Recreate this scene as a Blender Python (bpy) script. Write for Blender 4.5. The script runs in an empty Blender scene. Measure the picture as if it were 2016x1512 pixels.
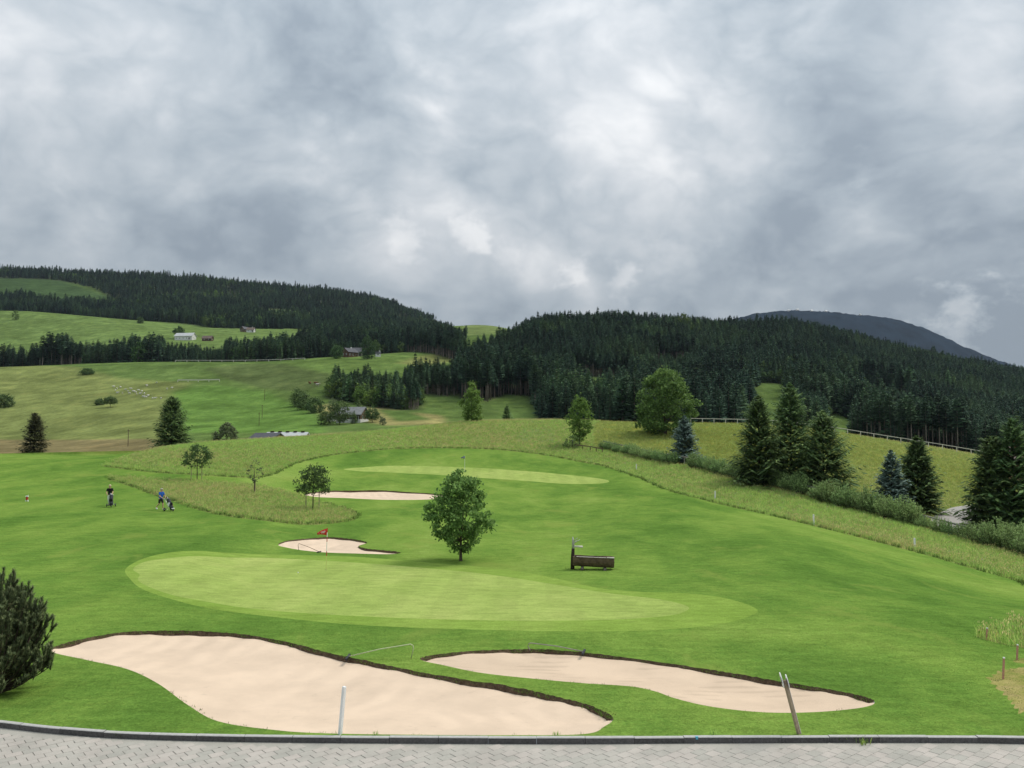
import bpy, bmesh, math, random
import numpy as np
from mathutils import Vector, Matrix, Euler
from mathutils.geometry import delaunay_2d_cdt

R = math.radians
random.seed(7)
rng = np.random.default_rng(11)
scn = bpy.context.scene
COL = scn.collection

# ------------------------------------------------------------------ camera
FPX, CU, CV = 1645.0, 1008.0, 756.0          # focal length and centre, in pixels of a 2016 x 1512 frame
PITCH = math.atan((850 - CV) / FPX)
ZC = 6.2
cam = bpy.data.cameras.new('camera')
cam.sensor_width = 36.0
cam.lens = 36.0 * FPX / 2016.0
cam.clip_start, cam.clip_end = 0.3, 30000
camo = bpy.data.objects.new('camera', cam)
COL.objects.link(camo)
camo.location = (0, 0, ZC)
camo.rotation_euler = (math.pi / 2 + PITCH, 0, 0)
scn.camera = camo

# ------------------------------------------------------------------ light and sky
SUN_EL, SUN_AZ = R(52), R(62)                 # azimuth clockwise from the view direction (+Y)
EXPOSURE = 0.72
sl = bpy.data.lights.new('sun', 'SUN')
sl.energy, sl.angle, sl.color = 1.5, R(22), (1.0, 0.95, 0.87)
so = bpy.data.objects.new('sun', sl)
COL.objects.link(so)
sd = Vector((math.sin(SUN_AZ) * math.cos(SUN_EL), math.cos(SUN_AZ) * math.cos(SUN_EL), math.sin(SUN_EL)))
so.rotation_euler = sd.to_track_quat('Z', 'Y').to_euler()
so.location = (200, 100, 300)
scn.view_settings.view_transform = 'Standard'
scn.view_settings.look = 'None'
scn.view_settings.exposure = EXPOSURE
scn.view_settings.gamma = 1.0
scn.view_settings.use_curve_mapping = False
scn.render.engine = 'CYCLES'
scn.cycles.use_denoising = True
scn.cycles.max_bounces = 5
scn.cycles.diffuse_bounces = 3
scn.cycles.transparent_max_bounces = 6
scn.cycles.volume_bounces = 0


class NT:
    """short-hand for building node trees"""
    def __init__(self, tree):
        self.t = tree; self.n = tree.nodes; self.l = tree.links
    def node(self, kind, ins=None, **props):
        nd = self.n.new(kind)
        for k, v in props.items(): setattr(nd, k, v)
        for k, v in (ins or {}).items(): self.put(nd.inputs[k], v)
        return nd
    def put(self, sock, v):
        if isinstance(v, bpy.types.NodeSocket): self.l.new(v, sock)
        elif isinstance(v, (tuple, list)) and sock.type == 'RGBA' and len(v) == 3: sock.default_value = (*v, 1)
        else: sock.default_value = v
    def math(self, op, a, b=None, c=None, clamp=False):
        nd = self.n.new('ShaderNodeMath'); nd.operation = op; nd.use_clamp = clamp
        for i, v in enumerate((a, b, c)):
            if v is not None: self.put(nd.inputs[i], v)
        return nd.outputs[0]
    def vmath(self, op, a, b=None, out=0):
        nd = self.n.new('ShaderNodeVectorMath'); nd.operation = op
        self.put(nd.inputs[0], a)
        if b is not None: self.put(nd.inputs[3 if op == 'SCALE' else 1], b)
        return nd.outputs[out]
    def mix(self, f, a, b, mode='MIX'):
        nd = self.n.new('ShaderNodeMix'); nd.data_type = 'RGBA'; nd.blend_type = mode
        self.put(nd.inputs[0], f); self.put(nd.inputs[6], a); self.put(nd.inputs[7], b)
        return nd.outputs[2]
    def noise(self, vec, scale, detail=3, rough=0.55, dist=0.0, out=0):
        nd = self.n.new('ShaderNodeTexNoise')
        if vec is not None: self.put(nd.inputs['Vector'], vec)
        nd.inputs['Scale'].default_value = scale; nd.inputs['Detail'].default_value = detail
        nd.inputs['Roughness'].default_value = rough; nd.inputs['Distortion'].default_value = dist
        return nd.outputs[out]
    def ramp(self, f, stops):
        nd = self.n.new('ShaderNodeValToRGB'); self.put(nd.inputs[0], f)
        e = nd.color_ramp.elements
        while len(e) < len(stops): e.new(0.5)
        for el, (p, c) in zip(e, stops):
            el.position = p
            el.color = (c, c, c, 1) if isinstance(c, (int, float)) else (*c, 1)
        return nd.outputs[0]
    def remap(self, v, a, b, c=0.0, d=1.0, smooth=True):
        nd = self.n.new('ShaderNodeMapRange'); nd.interpolation_type = 'SMOOTHSTEP' if smooth else 'LINEAR'
        for i, x in enumerate((v, a, b, c, d)): self.put(nd.inputs[i], x)
        return nd.outputs[0]


def pix_dir(u, v):
    a, b = (u - CU) / FPX, (CV - v) / FPX
    return Vector((a, math.cos(PITCH) - b * math.sin(PITCH), math.sin(PITCH) + b * math.cos(PITCH))).normalized()


world = bpy.data.worlds.new('World')
scn.world = world
world.use_nodes = True
W = NT(world.node_tree)
W.n.clear()
sky = W.node('ShaderNodeTexSky', sky_type='NISHITA', sun_disc=False)
sky.sun_elevation, sky.sun_rotation = SUN_EL, SUN_AZ
sky.air_density, sky.dust_density = 1.0, 2.0
bg_clear = W.node('ShaderNodeBackground', {'Color': sky.outputs[0], 'Strength': 0.06})
dirn = W.node('ShaderNodeTexCoord').outputs['Generated']
sep = W.node('ShaderNodeSeparateXYZ', {0: dirn})
zz = W.math('MAXIMUM', sep.outputs[2], 0.0)
plane = W.vmath('MULTIPLY', dirn, (2.0, 2.0, 3.0))
warp = W.noise(plane, 1.3, 3, 0.55, 0, out=1)
pw = W.vmath('ADD', plane, W.vmath('SCALE', W.vmath('SUBTRACT', warp, (0.5, 0.5, 0.5)), 0.34))
n1 = W.noise(W.vmath('ADD', pw, (3.1, 1.7, 0.4)), 1.0, 3, 0.5)
n2 = W.noise(W.vmath('ADD', pw, (7.3, 0.2, 2.4)), 2.4, 7, 0.57)
def billow(off, sc, det):
    return W.math('ABSOLUTE', W.math('SUBTRACT', W.noise(W.vmath('ADD', pw, off), sc, det, 0.5), 0.5))
n3 = W.noise(W.vmath('ADD', plane, (2.7, 8.2, 5.0)), 9.0, 5, 0.6)
puff = W.math('ADD', billow((1.3, 5.2, 7.0), 2.6, 3), W.math('MULTIPLY', billow((4.1, 2.2, 1.0), 5.5, 5), 0.75))
val = W.math('ADD', W.math('MULTIPLY', n1, 0.42), W.math('MULTIPLY', n2, 0.50))
val = W.math('ADD', val, W.math('MULTIPLY_ADD', puff, 0.62, -0.05))
# the brighter and the heavier parts of this afternoon's cloud deck
for (u, v, rad, amp) in [(170, 120, 0.17, 0.10), (400, 60, 0.12, 0.06), (60, 200, 0.12, 0.05), (1240, 270, 0.18, 0.09), (1040, 110, 0.10, 0.06), (1560, 85, 0.06, 0.05),
                         (1480, 300, 0.07, 0.05), (1850, 470, 0.15, 0.06), (1990, 330, 0.10, 0.06), (1690, 345, 0.022, 0.10), (790, 462, 0.036, 0.10), (915, 467, 0.03, 0.11), (1010, 500, 0.03, 0.06),
                         (1140, 545, 0.03, 0.15), (1220, 550, 0.03, 0.14), (1890, 650, 0.055, 0.30), (1350, 530, 0.05, 0.06), (210, 460, 0.07, 0.05), (1880, 120, 0.14, 0.03),
                         (600, 40, 0.11, -0.07), (760, 140, 0.14, -0.075), (950, 190, 0.10, -0.06), (470, 320, 0.20, -0.05), (1390, 115, 0.08, -0.06), (1640, 250, 0.09, -0.06), (1730, 320, 0.07, -0.06),
                         (1480, 440, 0.09, -0.05), (1560, 390, 0.05, -0.05), (1850, 580, 0.16, -0.17), (1650, 592, 0.12, -0.13), (1990, 570, 0.12, -0.12), (60, 480, 0.16, -0.08), (600, 540, 0.16, -0.05), (1000, 400, 0.14, -0.03), (330, 560, 0.1, -0.05)]:
    dd = W.vmath('DISTANCE', dirn, tuple(pix_dir(u, v)), out=1)
    wob = W.math('ADD', dd, W.math('MULTIPLY', W.math('SUBTRACT', n2 if rad > 0.06 else n3, 0.5), (1.3 if rad > 0.06 else 4.2) * rad))
    val = W.math('ADD', val, W.remap(wob, rad, 0.0, 0.0, amp * (0.85 if amp > 0 else 0.9)))
cl = W.ramp(val, [(0.33, (0.42, 0.495, 0.575)), (0.44, (0.56, 0.64, 0.715)), (0.53, (0.70, 0.77, 0.835)), (0.61, (0.87, 0.92, 0.97)), (0.72, (1.16, 1.18, 1.20))])
lum = W.math('MULTIPLY_ADD', zz, 0.50, 0.33)             # overcast deck: brighter towards the zenith
cl2 = W.vmath('SCALE', cl, lum)
bg_cloud = W.node('ShaderNodeBackground', {'Color': cl2, 'Strength': 1.0})
mixs = W.node('ShaderNodeMixShader', {0: 0.965, 1: bg_clear.outputs[0], 2: bg_cloud.outputs[0]})
W.node('ShaderNodeOutputWorld', {0: mixs.outputs[0]})

# ------------------------------------------------------------------ the lie of the land (one height function)
def nearz(*dz):
    e = [(z - ZC) / d for d, z in dz]
    return [(d, CV - FPX * (k * math.cos(PITCH) - math.sin(PITCH)) / (math.cos(PITCH) + k * math.sin(PITCH))) for (d, z), k in zip(dz, e)]
N0 = nearz((6, .095), (12, .095), (16.8, .095), (18.5, .07))
NA = N0 + nearz((22, -.05), (26, -.12), (30, -.2), (40, -.3))
NB = N0 + nearz((22, -.08), (26, -.18), (30, -.35), (36, -.6), (43, -.9), (48, -1.0))
COLS = {
 -420: NA + [(55,1045),(75,975),(90,935),(108,900),(116,893),(130,894),(160,899),(200,905),(250,886),(330,858),(400,812),(480,770),(600,728),(700,742),(850,700),(1000,655),(1150,620),(1250,622),(1500,575),(1800,540),(2000,528),(2400,560),(3500,640),(8000,700)],
 0: NA + [(55,1045),(75,980),(90,945),(108,900),(116,893),(130,894),(160,899),(200,905),(250,886),(330,858),(400,808),(480,766),(600,722),(700,735),(850,695),(1000,650),(1150,613),(1250,616),(1500,578),(1800,548),(2000,535),(2400,560),(3500,640),(8000,700)],
 200: NA + [(55,1048),(70,1000),(85,960),(100,925),(115,903),(122,898),(140,899),(200,903),(250,880),(300,860),(400,803),(480,765),(610,714),(700,728),(850,690),(950,662),(1150,625),(1250,628),(1500,600),(1800,560),(2050,542),(2400,570),(3500,640),(8000,700)],
 350: NA + [(55,1050),(70,1003),(85,962),(95,938),(110,905),(125,880),(135,877),(160,884),(200,892),(250,870),(300,850),(400,797),(500,752),(618,710),(700,722),(880,680),(1000,657),(1150,641),(1300,627),(1500,603),(1800,570),(2050,550),(2400,580),(3500,640),(8000,700)],
 500: NB + [(55,1053),(70,1003),(85,962),(100,930),(120,890),(135,868),(150,868),(180,880),(220,880),(260,858),(320,838),(400,800),(500,754),(618,712),(700,719),(900,672),(1050,656),(1150,645),(1300,627),(1500,610),(1800,585),(2050,563),(2400,590),(3500,650),(8000,700)],
 650: NB + [(53,1082),(58,1062),(70,1012),(80,990),(88,973),(92,965),(105,930),(120,905),(130,885),(145,860),(155,857),(180,866),(220,868),(260,850),(310,832),(360,812),(430,778),(520,738),(600,712),(650,703),(720,708),(850,690),(1000,667),(1300,640),(1500,622),(2000,577),(2400,600),(3500,650),(8000,700)],
 800: NB + [(60,1050),(75,1005),(88,977),(95,962),(105,938),(115,922),(130,890),(140,870),(155,845),(165,843),(190,850),(230,856),(280,840),(340,818),(400,796),(480,760),(560,727),(620,709),(680,697),(800,682),(1000,665),(1300,650),(1600,632),(1900,613),(2000,609),(2400,625),(3500,660),(8000,700)],
 950: NB + [(60,1056),(75,1010),(90,970),(100,950),(110,932),(118,915),(128,895),(135,882),(150,850),(160,831),(167,830),(200,840),(260,845),(300,838),(340,826),(400,799),(500,757),(600,723),(700,698),(900,668),(1100,651),(1300,638),(1600,652),(3500,690),(8000,700)],
 1100: NB + [(60,1060),(75,1015),(90,975),(100,955),(108,943),(115,930),(125,905),(135,887),(150,850),(163,829),(170,828),(200,838),(260,845),(320,835),(400,800),(500,757),(600,717),(700,684),(800,660),(900,644),(1100,660),(1500,680),(3500,700),(8000,710)],
 1300: NB + [(58,1052),(65,1030),(80,987),(95,955),(102,940),(120,905),(135,880),(150,856),(165,836),(172,834),(220,846),(300,840),(350,825),(420,800),(550,757),(700,709),(850,664),(950,644),(1200,668),(1500,690),(3500,710),(8000,715)],
 1500: N0 + nearz((22,-.08),(26,-.18),(30,-.35),(40,-.6)) + [(50,1075),(65,1032),(82,1000),(98,952),(110,922),(130,880),(150,852),(168,837),(175,836),(230,850),(320,840),(400,812),(500,770),(650,724),(800,686),(900,663),(1000,647),(1300,676),(1500,690),(3500,720),(8000,720)],
 1750: N0 + nearz((22,-.08),(26,-.2),(30,-.4),(40,-1.1),(50,-1.55)) + [(60,1080),(68,1062),(85,1012),(100,970),(115,935),(135,900),(155,872),(162,868),(230,882),(320,866),(400,840),(500,804),(650,764),(800,728),(950,699),(1050,687),(1300,705),(1500,715),(3500,740),(8000,730)],
 2016: N0 + nearz((22,-.1),(26,-.3),(30,-.64),(40,-1.8),(50,-2.9)) + [(60,1118),(72,1080),(85,1040),(100,1000),(120,958),(140,926),(152,914),(230,920),(320,897),(400,872),(500,843),(650,809),(800,776),(950,752),(1050,744),(1300,760),(1500,765),(3500,770),(8000,750)],
 2450: N0 + nearz((22,-.15),(26,-.4),(30,-.9),(40,-2.2),(50,-3.4)) + [(60,1135),(72,1100),(85,1065),(100,1030),(120,995),(140,970),(152,962),(230,965),(320,940),(400,918),(500,892),(650,860),(800,832),(950,812),(1050,808),(1300,810),(1500,810),(3500,800),(8000,760)],
}


def pchip(x, y, xq):
    x = np.asarray(x, float); y = np.asarray(y, float)
    h = np.diff(x); s = (np.diff(y, axis=0).T / h).T
    m = np.zeros_like(y)
    m[0], m[-1] = s[0], s[-1]
    a, b = s[:-1], s[1:]
    with np.errstate(divide='ignore', invalid='ignore'):
        hm = np.where(a * b > 0, 2 * a * b / (a + b), 0.0)
    m[1:-1] = hm
    i = np.clip(np.searchsorted(x, xq) - 1, 0, len(x) - 2)
    t = ((xq - x[i]) / h[i]); t = np.clip(t, 0, 1)
    if y.ndim > 1: t = t[:, None]; hh = h[i][:, None]
    else: hh = h[i]
    return ((1 + 2 * t) * (1 - t) ** 2 * y[i] + t * (1 - t) ** 2 * hh * m[i] + t * t * (3 - 2 * t) * y[i + 1] + t * t * (t - 1) * hh * m[i + 1])


LD = np.linspace(math.log(6), math.log(8000), 900)
us = sorted(COLS)
prof = np.array([pchip(np.log([p[0] for p in COLS[u]]), [p[1] for p in COLS[u]], LD) for u in us])
KU = np.linspace(-420, 2450, 320)
tab = pchip(us, prof, KU)                                # rows: u, columns: ln d
bb = (CV - tab) / FPX
ETAB = (math.sin(PITCH) + bb * math.cos(PITCH)) / (math.cos(PITCH) - bb * math.sin(PITCH))
def blur(a, n, axis):
    for _ in range(n):
        p = np.concatenate([np.take(a, [0], axis), a, np.take(a, [-1], axis)], axis)
        s0 = [slice(None)] * 2; s1 = [slice(None)] * 2; s2 = [slice(None)] * 2
        s0[axis] = slice(0, -2); s1[axis] = slice(1, -1); s2[axis] = slice(2, None)
        a = 0.25 * p[tuple(s0)] + 0.5 * p[tuple(s1)] + 0.25 * p[tuple(s2)]
    return a
ETAB = blur(blur(ETAB, 30, 0), 5, 1)


def wav(x, y, f, seed):
    r = np.random.default_rng(seed); s = 0
    for i in range(6):
        th = r.uniform(0, 6.28); k = f * r.uniform(0.6, 1.7)
        s = s + np.sin(x * k * math.cos(th) + y * k * math.sin(th) + r.uniform(0, 6.28))
    return s / 6


def Z(x, y):
    x = np.asarray(x, float); y = np.maximum(np.asarray(y, float), 6.0)
    k = np.clip((x / y) * FPX + CU, -419, 2449)
    fi = (k + 420) / (2870) * (len(KU) - 1); fj = np.clip((np.log(y) - LD[0]) / (LD[1] - LD[0]), 0, len(LD) - 1.001)
    i = fi.astype(int); j = fj.astype(int); i = np.minimum(i, len(KU) - 2); a = fi - i; b = fj - j
    e = (ETAB[i, j] * (1 - a) * (1 - b) + ETAB[i + 1, j] * a * (1 - b) + ETAB[i, j + 1] * (1 - a) * b + ETAB[i + 1, j + 1] * a * b)
    z = ZC + e * y
    amp = np.clip((y - 19) / 25, 0, 1)
    z = z + amp * 0.10 * wav(x, y, 0.30, 3) + np.clip((y - 45) / 60, 0, 1) * 0.18 * wav(x, y, 0.12, 5) + np.clip((y - 220) / 300, 0, 1) * 1.2 * wav(x, y, 0.035, 8) + np.clip((y - 900) / 600, 0, 1) * 4 * wav(x, y, 0.012, 9)
    return z


def z1(x, y): return float(Z(np.array([x]), np.array([y]))[0])


YS = np.exp(np.linspace(math.log(14), math.log(2600), 1500))
def ground(u, v, dmin=14.0, dmax=2600):
    """first point of the land seen along a pixel's ray"""
    d = pix_dir(u, v); t = YS[(YS >= dmin) & (YS <= dmax)] / d.y
    h = ZC + d.z * t - Z(d.x * t, d.y * t)
    s = np.where((h[:-1] > 0) & (h[1:] <= 0))[0]
    if len(s) == 0:
        tt = t[-1] if h[-1] > 0 else t[0]
    else:
        i = s[0]; tt = t[i] + (t[i + 1] - t[i]) * h[i] / (h[i] - h[i + 1])
    return Vector((d.x * tt, d.y * tt, z1(d.x * tt, d.y * tt)))
def at(u, d):
    """point of the land in pixel column u at distance d"""
    x = (u - CU) / FPX * d
    for _ in range(3):
        z = z1(x, d); x = (u - CU) / FPX * (d * math.cos(PITCH) + (z - ZC) * math.sin(PITCH))
    return Vector((x, d, z1(x, d)))
def proj(x, y, z):
    dz = z - ZC
    dep = y * math.cos(PITCH) + dz * math.sin(PITCH)
    return CU + FPX * x / dep, CV - FPX * (dz * math.cos(PITCH) - y * math.sin(PITCH)) / dep


# ------------------------------------------------------------------ materials
MATS = {}
def new_mat(name):
    m = bpy.data.materials.new(name); m.use_nodes = True; MATS[name] = m
    t = NT(m.node_tree); t.n.clear()
    return m, t
def finish(t, col, rough=0.9, bump=None, spec=0.2, bdist=0.02, bstr=0.5, metal=0.0):
    ins = {'Base Color': col, 'Roughness': rough, 'Specular IOR Level': spec, 'Metallic': metal}
    p = t.node('ShaderNodeBsdfPrincipled', ins)
    if bump is not None:
        b = t.node('ShaderNodeBump', {'Height': bump, 'Distance': bdist, 'Strength': bstr})
        t.l.new(b.outputs[0], p.inputs['Normal'])
    t.node('ShaderNodeOutputMaterial', {0: p.outputs[0]})
def pos(t): return t.node('ShaderNodeNewGeometry').outputs['Position']
def opos(t): return t.node('ShaderNodeTexCoord').outputs['Object']
def plain(name, c, rough=0.7, var=0.12, scale=8.0, spec=0.3, metal=0.0, bump=0.0):
    m, t = new_mat(name)
    n = t.noise(opos(t), scale, 4, 0.6)
    k = t.remap(n, 0.3, 0.7, 1 - var, 1 + var, smooth=False)
    finish(t, t.vmath('SCALE', (*c,), k), rough, n if bump else None, spec, 0.01, bump, metal)
    return m


def turf(name, stops, big, mid, fine, straw=None, stretch=1.0, bstr=0.5):
    m, t = new_mat(name)
    p = pos(t)
    ps = t.vmath('MULTIPLY', p, (1.0, stretch, 1.0))
    a = t.noise(ps, big, 3, 0.5, 0.6)
    b = t.noise(ps, mid, 4, 0.6, 0.3)
    c = t.noise(p, fine, 3, 0.7)
    f = t.math('ADD', t.math('MULTIPLY', a, 0.5), t.math('MULTIPLY_ADD', b, 0.32, t.math('MULTIPLY', c, 0.18)))
    col = t.ramp(f, stops)
    g = t.remap(t.noise(p, fine * 3.1, 2, 0.6), 0.25, 0.75, 0.74, 1.26, smooth=False)
    g = t.math('MULTIPLY', g, t.remap(t.noise(t.vmath('MULTIPLY', p, (.55, 1.3, 1)), 1.9, 4, 0.7, 0.4), 0.28, 0.72, 0.80, 1.20, smooth=False))
    col = t.vmath('SCALE', col, g)
    if name == 'green_turf':                              # mower passes
        w_ = t.node('ShaderNodeTexWave', {'Vector': t.vmath('ADD', p, t.vmath('SCALE', t.noise(p, .3, 2, out=1), .5)), 'Scale': .14, 'Distortion': 0.6}, bands_direction='X').outputs['Fac']
        col = t.vmath('SCALE', col, t.remap(w_, .35, .65, .972, 1.028))
    if straw:
        s = t.remap(t.noise(ps, mid * 0.9, 5, 0.65, 0.5), straw[0], straw[0] + 0.12, 0, straw[1])
        col = t.mix(s, col, straw[2])
    finish(t, col, 1.0, t.math('ADD', c, t.noise(p, fine * 3.1, 2, 0.6)), 0.0, 0.03, bstr)
    return m


turf('fairway', [(0.37, (.074, .150, .026)), (0.45, (.112, .204, .036)), (0.53, (.164, .260, .048)), (0.62, (.222, .310, .068))], 0.06, 0.30, 5.5, (0.55, 0.45, (.215, .275, .060)), 0.55)
turf('green_turf', [(0.38, (.250, .335, .080)), (0.5, (.295, .375, .098)), (0.62, (.350, .415, .120))], 0.12, 0.6, 7.0, None, 0.55, 0.25)
turf('collar_turf', [(0.36, (.172, .275, .046)), (0.5, (.212, .312, .060)), (0.64, (.255, .345, .075))], 0.1, 0.5, 7.0, None, 0.55, 0.3)
turf('rough_floor', [(0.34, (.130, .175, .042)), (0.5, (.188, .218, .064)), (0.66, (.262, .258, .092))], 0.07, 0.6, 4.0, (0.55, 0.5, (.20, .16, .08)))
turf('meadow_floor', [(0.34, (.130, .175, .036)), (0.5, (.180, .212, .050)), (0.66, (.245, .250, .068))], 0.05, 0.4, 4.0, (0.54, 0.6, (.32, .28, .05)))

turf('worn_turf', [(0.36, (.12, .18, .035)), (0.46, (.26, .25, .075)), (0.56, (.33, .28, .11)), (0.68, (.24, .19, .10))], 0.5, 1.5, 6.0)
m, t = new_mat('sand')
p = pos(t)
n = t.noise(p, 0.5, 4, 0.6); n_f = t.noise(p, 90, 2, 0.7)
rk = t.node('ShaderNodeTexWave', {'Vector': t.vmath('MULTIPLY', p, (0.35, 1, 1)), 'Scale': 1.1, 'Distortion': 14.0, 'Detail': 2.0, 'Detail Scale': 0.22}).outputs['Fac']
k = t.math('MULTIPLY', t.remap(n, 0.3, 0.7, 0.90, 1.06), t.remap(n_f, 0.2, 0.8, 0.93, 1.07))
k = t.math('MULTIPLY', k, t.remap(t.noise(p, 2.6, 4, 0.65, 0.6), 0.60, 0.74, 1.0, 0.90))
k = t.math('MULTIPLY', k, t.remap(t.math('MULTIPLY', rk, t.remap(t.noise(p, 0.25, 2), 0.45, 0.6)), 0.0, 1.0, 1.0, 0.935))
finish(t, t.vmath('SCALE', (.705, .555, .415), k), 1.0, t.math('ADD', t.math('MULTIPLY', rk, 0.12), n_f), 0.0, 0.02, 0.30)
m, t = new_mat('sand_raked')
p = pos(t)
n = t.noise(p, 0.5, 4, 0.6); n_f = t.noise(p, 90, 2, 0.7)
rings = t.node('ShaderNodeTexWave', {'Vector': t.vmath('MULTIPLY', t.vmath('SUBTRACT', p, (3.2, 25.5, 0)), (0.28, 1, 0)), 'Scale': 0.75, 'Distortion': 1.6, 'Detail': 2.0, 'Detail Scale': 0.8}, wave_type='RINGS').outputs['Fac']
k = t.math('MULTIPLY', t.remap(n, 0.3, 0.7, 0.90, 1.05), t.remap(n_f, 0.2, 0.8, 0.93, 1.07))
k = t.math('MULTIPLY', k, t.remap(t.math('MULTIPLY', t.math('SUBTRACT', 1.0, rings), t.remap(t.noise(p, .6, 3), .42, .62)), 0.3, 1.0, 1.0, .88))
finish(t, t.vmath('SCALE', (.660, .515, .378), k), 1.0, t.math('ADD', t.math('MULTIPLY', rings, 0.15), n_f), 0.0, 0.02, 0.3)
m, t = new_mat('soil')
n = t.noise(pos(t), 9, 5, 0.7)
finish(t, t.ramp(n, [(0.3, (.055, .037, .024)), (0.55, (.115, .080, .052)), (0.75, (.20, .155, .095))]), 0.95, n, 0.1, 0.06, 0.9)

# far land: field colours are stored per vertex, the shader adds the grain of the sward
m, t = new_mat('pasture')
p = pos(t)
at_ = t.node('ShaderNodeAttribute', attribute_name='field').outputs['Color']
a = t.noise(p, 0.022, 4, 0.6, 0.8); b = t.noise(t.vmath('MULTIPLY', p, (1, 0.5, 1)), 0.13, 4, 0.65); c = t.noise(p, 0.9, 3, 0.7)
k = t.math('MULTIPLY', t.remap(a, 0.3, 0.7, 0.80, 1.22), t.math('MULTIPLY', t.remap(b, 0.3, 0.7, 0.80, 1.2), t.remap(c, 0.3, 0.7, 0.85, 1.15)))
col = t.vmath('SCALE', at_, k)
col = t.mix(t.remap(b, 0.52, 0.68, 0, 0.35), col, t.vmath('MULTIPLY', col, (1.35, 1.12, 1.1)))
finish(t, t.vmath('SCALE', col, 1.18), 1.0, c, 0.0, 0.4, 0.5)


def leaf_mat(name, c1, c2, c3, trans=0.25, vary=0.2, spec=0.15, up=0.55, gain=1.0):
    """foliage: leaf-to-leaf and tree-to-tree variation"""
    m, t = new_mat(name)
    ri = t.node('ShaderNodeNewGeometry').outputs['Random Per Island']
    ro = t.node('ShaderNodeObjectInfo').outputs['Random']
    col = t.ramp(ri, [(0.0, c1), (0.55, c2), (1.0, c3)])
    col = t.vmath('SCALE', col, t.remap(ro, 0, 1, gain * (1 - vary), gain * (1 + vary), smooth=False))
    nrm = t.vmath('NORMALIZE', t.vmath('ADD', t.vmath('SCALE', t.node('ShaderNodeNewGeometry').outputs['Normal'], 1 - up), (0, 0, up)))   # shading normals bent upward to brighten foliage, whatever way the leaves face
    loc = t.node('ShaderNodeObjectInfo').outputs['Location']
    if name.endswith('forest'):                           # stands of different age and kind
        st_ = t.noise(loc, 0.016, 4, 0.65, 0.8)
        col = t.vmath('MULTIPLY', col, t.ramp(st_, [(0.36, (.58, .64, .74)), (0.47, (.85, .88, .92)), (0.55, (1.1, 1.1, 1.0)), (0.66, (1.7, 1.62, 1.15))]))
    hs = t.node('ShaderNodeHueSaturation', {'Hue': t.remap(t.math('FRACT', t.math('MULTIPLY', ro, 7.3)), 0, 1, 0.485, 0.512, smooth=False), 'Saturation': 1.0, 'Value': 1.0, 'Fac': 1.0, 'Color': col})
    d = t.node('ShaderNodeBsdfPrincipled', {'Base Color': hs.outputs[0], 'Roughness': 0.7, 'Specular IOR Level': spec, 'Normal': nrm})
    tr = t.node('ShaderNodeBsdfTranslucent', {'Color': hs.outputs[0]})
    mx = t.node('ShaderNodeMixShader', {0: trans, 1: d.outputs[0], 2: tr.outputs[0]})
    t.node('ShaderNodeOutputMaterial', {0: mx.outputs[0]})
    return m


leaf_mat('spruce_forest', (.011, .022, .015), (.021, .037, .023), (.035, .056, .032), 0.25, 0.48, 0.05, up=0.45, gain=3.95)
leaf_mat('leaf_forest', (.028, .050, .016), (.042, .075, .022), (.065, .105, .030), 0.3, 0.3, 0.1, up=0.5, gain=1.98)
leaf_mat('spruce_near', (.020, .036, .014), (.036, .058, .020), (.075, .105, .034), 0.25, 0.15, 0.1, up=0.5, gain=3.56)
leaf_mat('spruce_blue', (.034, .054, .042), (.062, .092, .074), (.125, .168, .142), 0.2, 0.1, 0.15, up=0.5, gain=2.83)
leaf_mat('spruce_brown', (.026, .030, .013), (.040, .045, .018), (.060, .062, .026), 0.2, 0.1, 0.1, up=0.5, gain=1.8)
leaf_mat('ash_leaf', (.040, .080, .018), (.068, .125, .028), (.125, .195, .050), 0.35, 0.05, 0.25, up=0.5, gain=2.51)
leaf_mat('maple_leaf', (.040, .085, .020), (.068, .132, .030), (.12, .20, .048), 0.35, 0.05, 0.2, up=0.55, gain=1.91)
leaf_mat('bright_leaf', (.065, .120, .022), (.105, .180, .032), (.17, .26, .060), 0.4, 0.08, 0.2, up=0.55, gain=1.61)
leaf_mat('dark_leaf', (.024, .045, .013), (.040, .068, .019), (.066, .100, .030), 0.3, 0.12, 0.2, up=0.5, gain=2.31)
leaf_mat('willow_leaf', (.054, .092, .028), (.088, .138, .044), (.138, .198, .070), 0.4, 0.14, 0.2, up=0.6, gain=3.15)
leaf_mat('pale_leaf', (.060, .085, .035), (.095, .125, .055), (.14, .17, .085), 0.35, 0.1, 0.2, up=0.6, gain=1.5)
leaf_mat('pine_needle', (.018, .030, .012), (.034, .050, .020), (.075, .095, .038), 0.2, 0.05, 0.2, up=0.5, gain=3.2)
leaf_mat('pine_candle', (.09, .11, .05), (.13, .14, .065), (.18, .17, .09), 0.2, 0.05, 0.2, up=0.5, gain=1.5)
leaf_mat('grass_green', (.055, .095, .022), (.095, .145, .035), (.150, .195, .055), 0.45, 0.2, 0.1, up=0.8, gain=5.3)
leaf_mat('grass_edge_shade', (.040, .075, .016), (.062, .108, .022), (.095, .150, .034), 0.4, 0.2, 0.1, up=0.6, gain=1.88)  # dark green puts the shaded side of the tall grass into the colour
leaf_mat('grass_straw', (.110, .112, .040), (.165, .155, .060), (.235, .208, .092), 0.45, 0.2, 0.1, up=0.8, gain=4.83)
leaf_mat('grass_short', (.055, .115, .018), (.085, .160, .024), (.125, .205, .038), 0.4, 0.2, 0.1, up=0.85, gain=1.6)
leaf_mat('grass_meadow', (.082, .120, .028), (.118, .152, .040), (.170, .190, .060), 0.45, 0.2, 0.1, up=0.8, gain=4.16)
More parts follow.
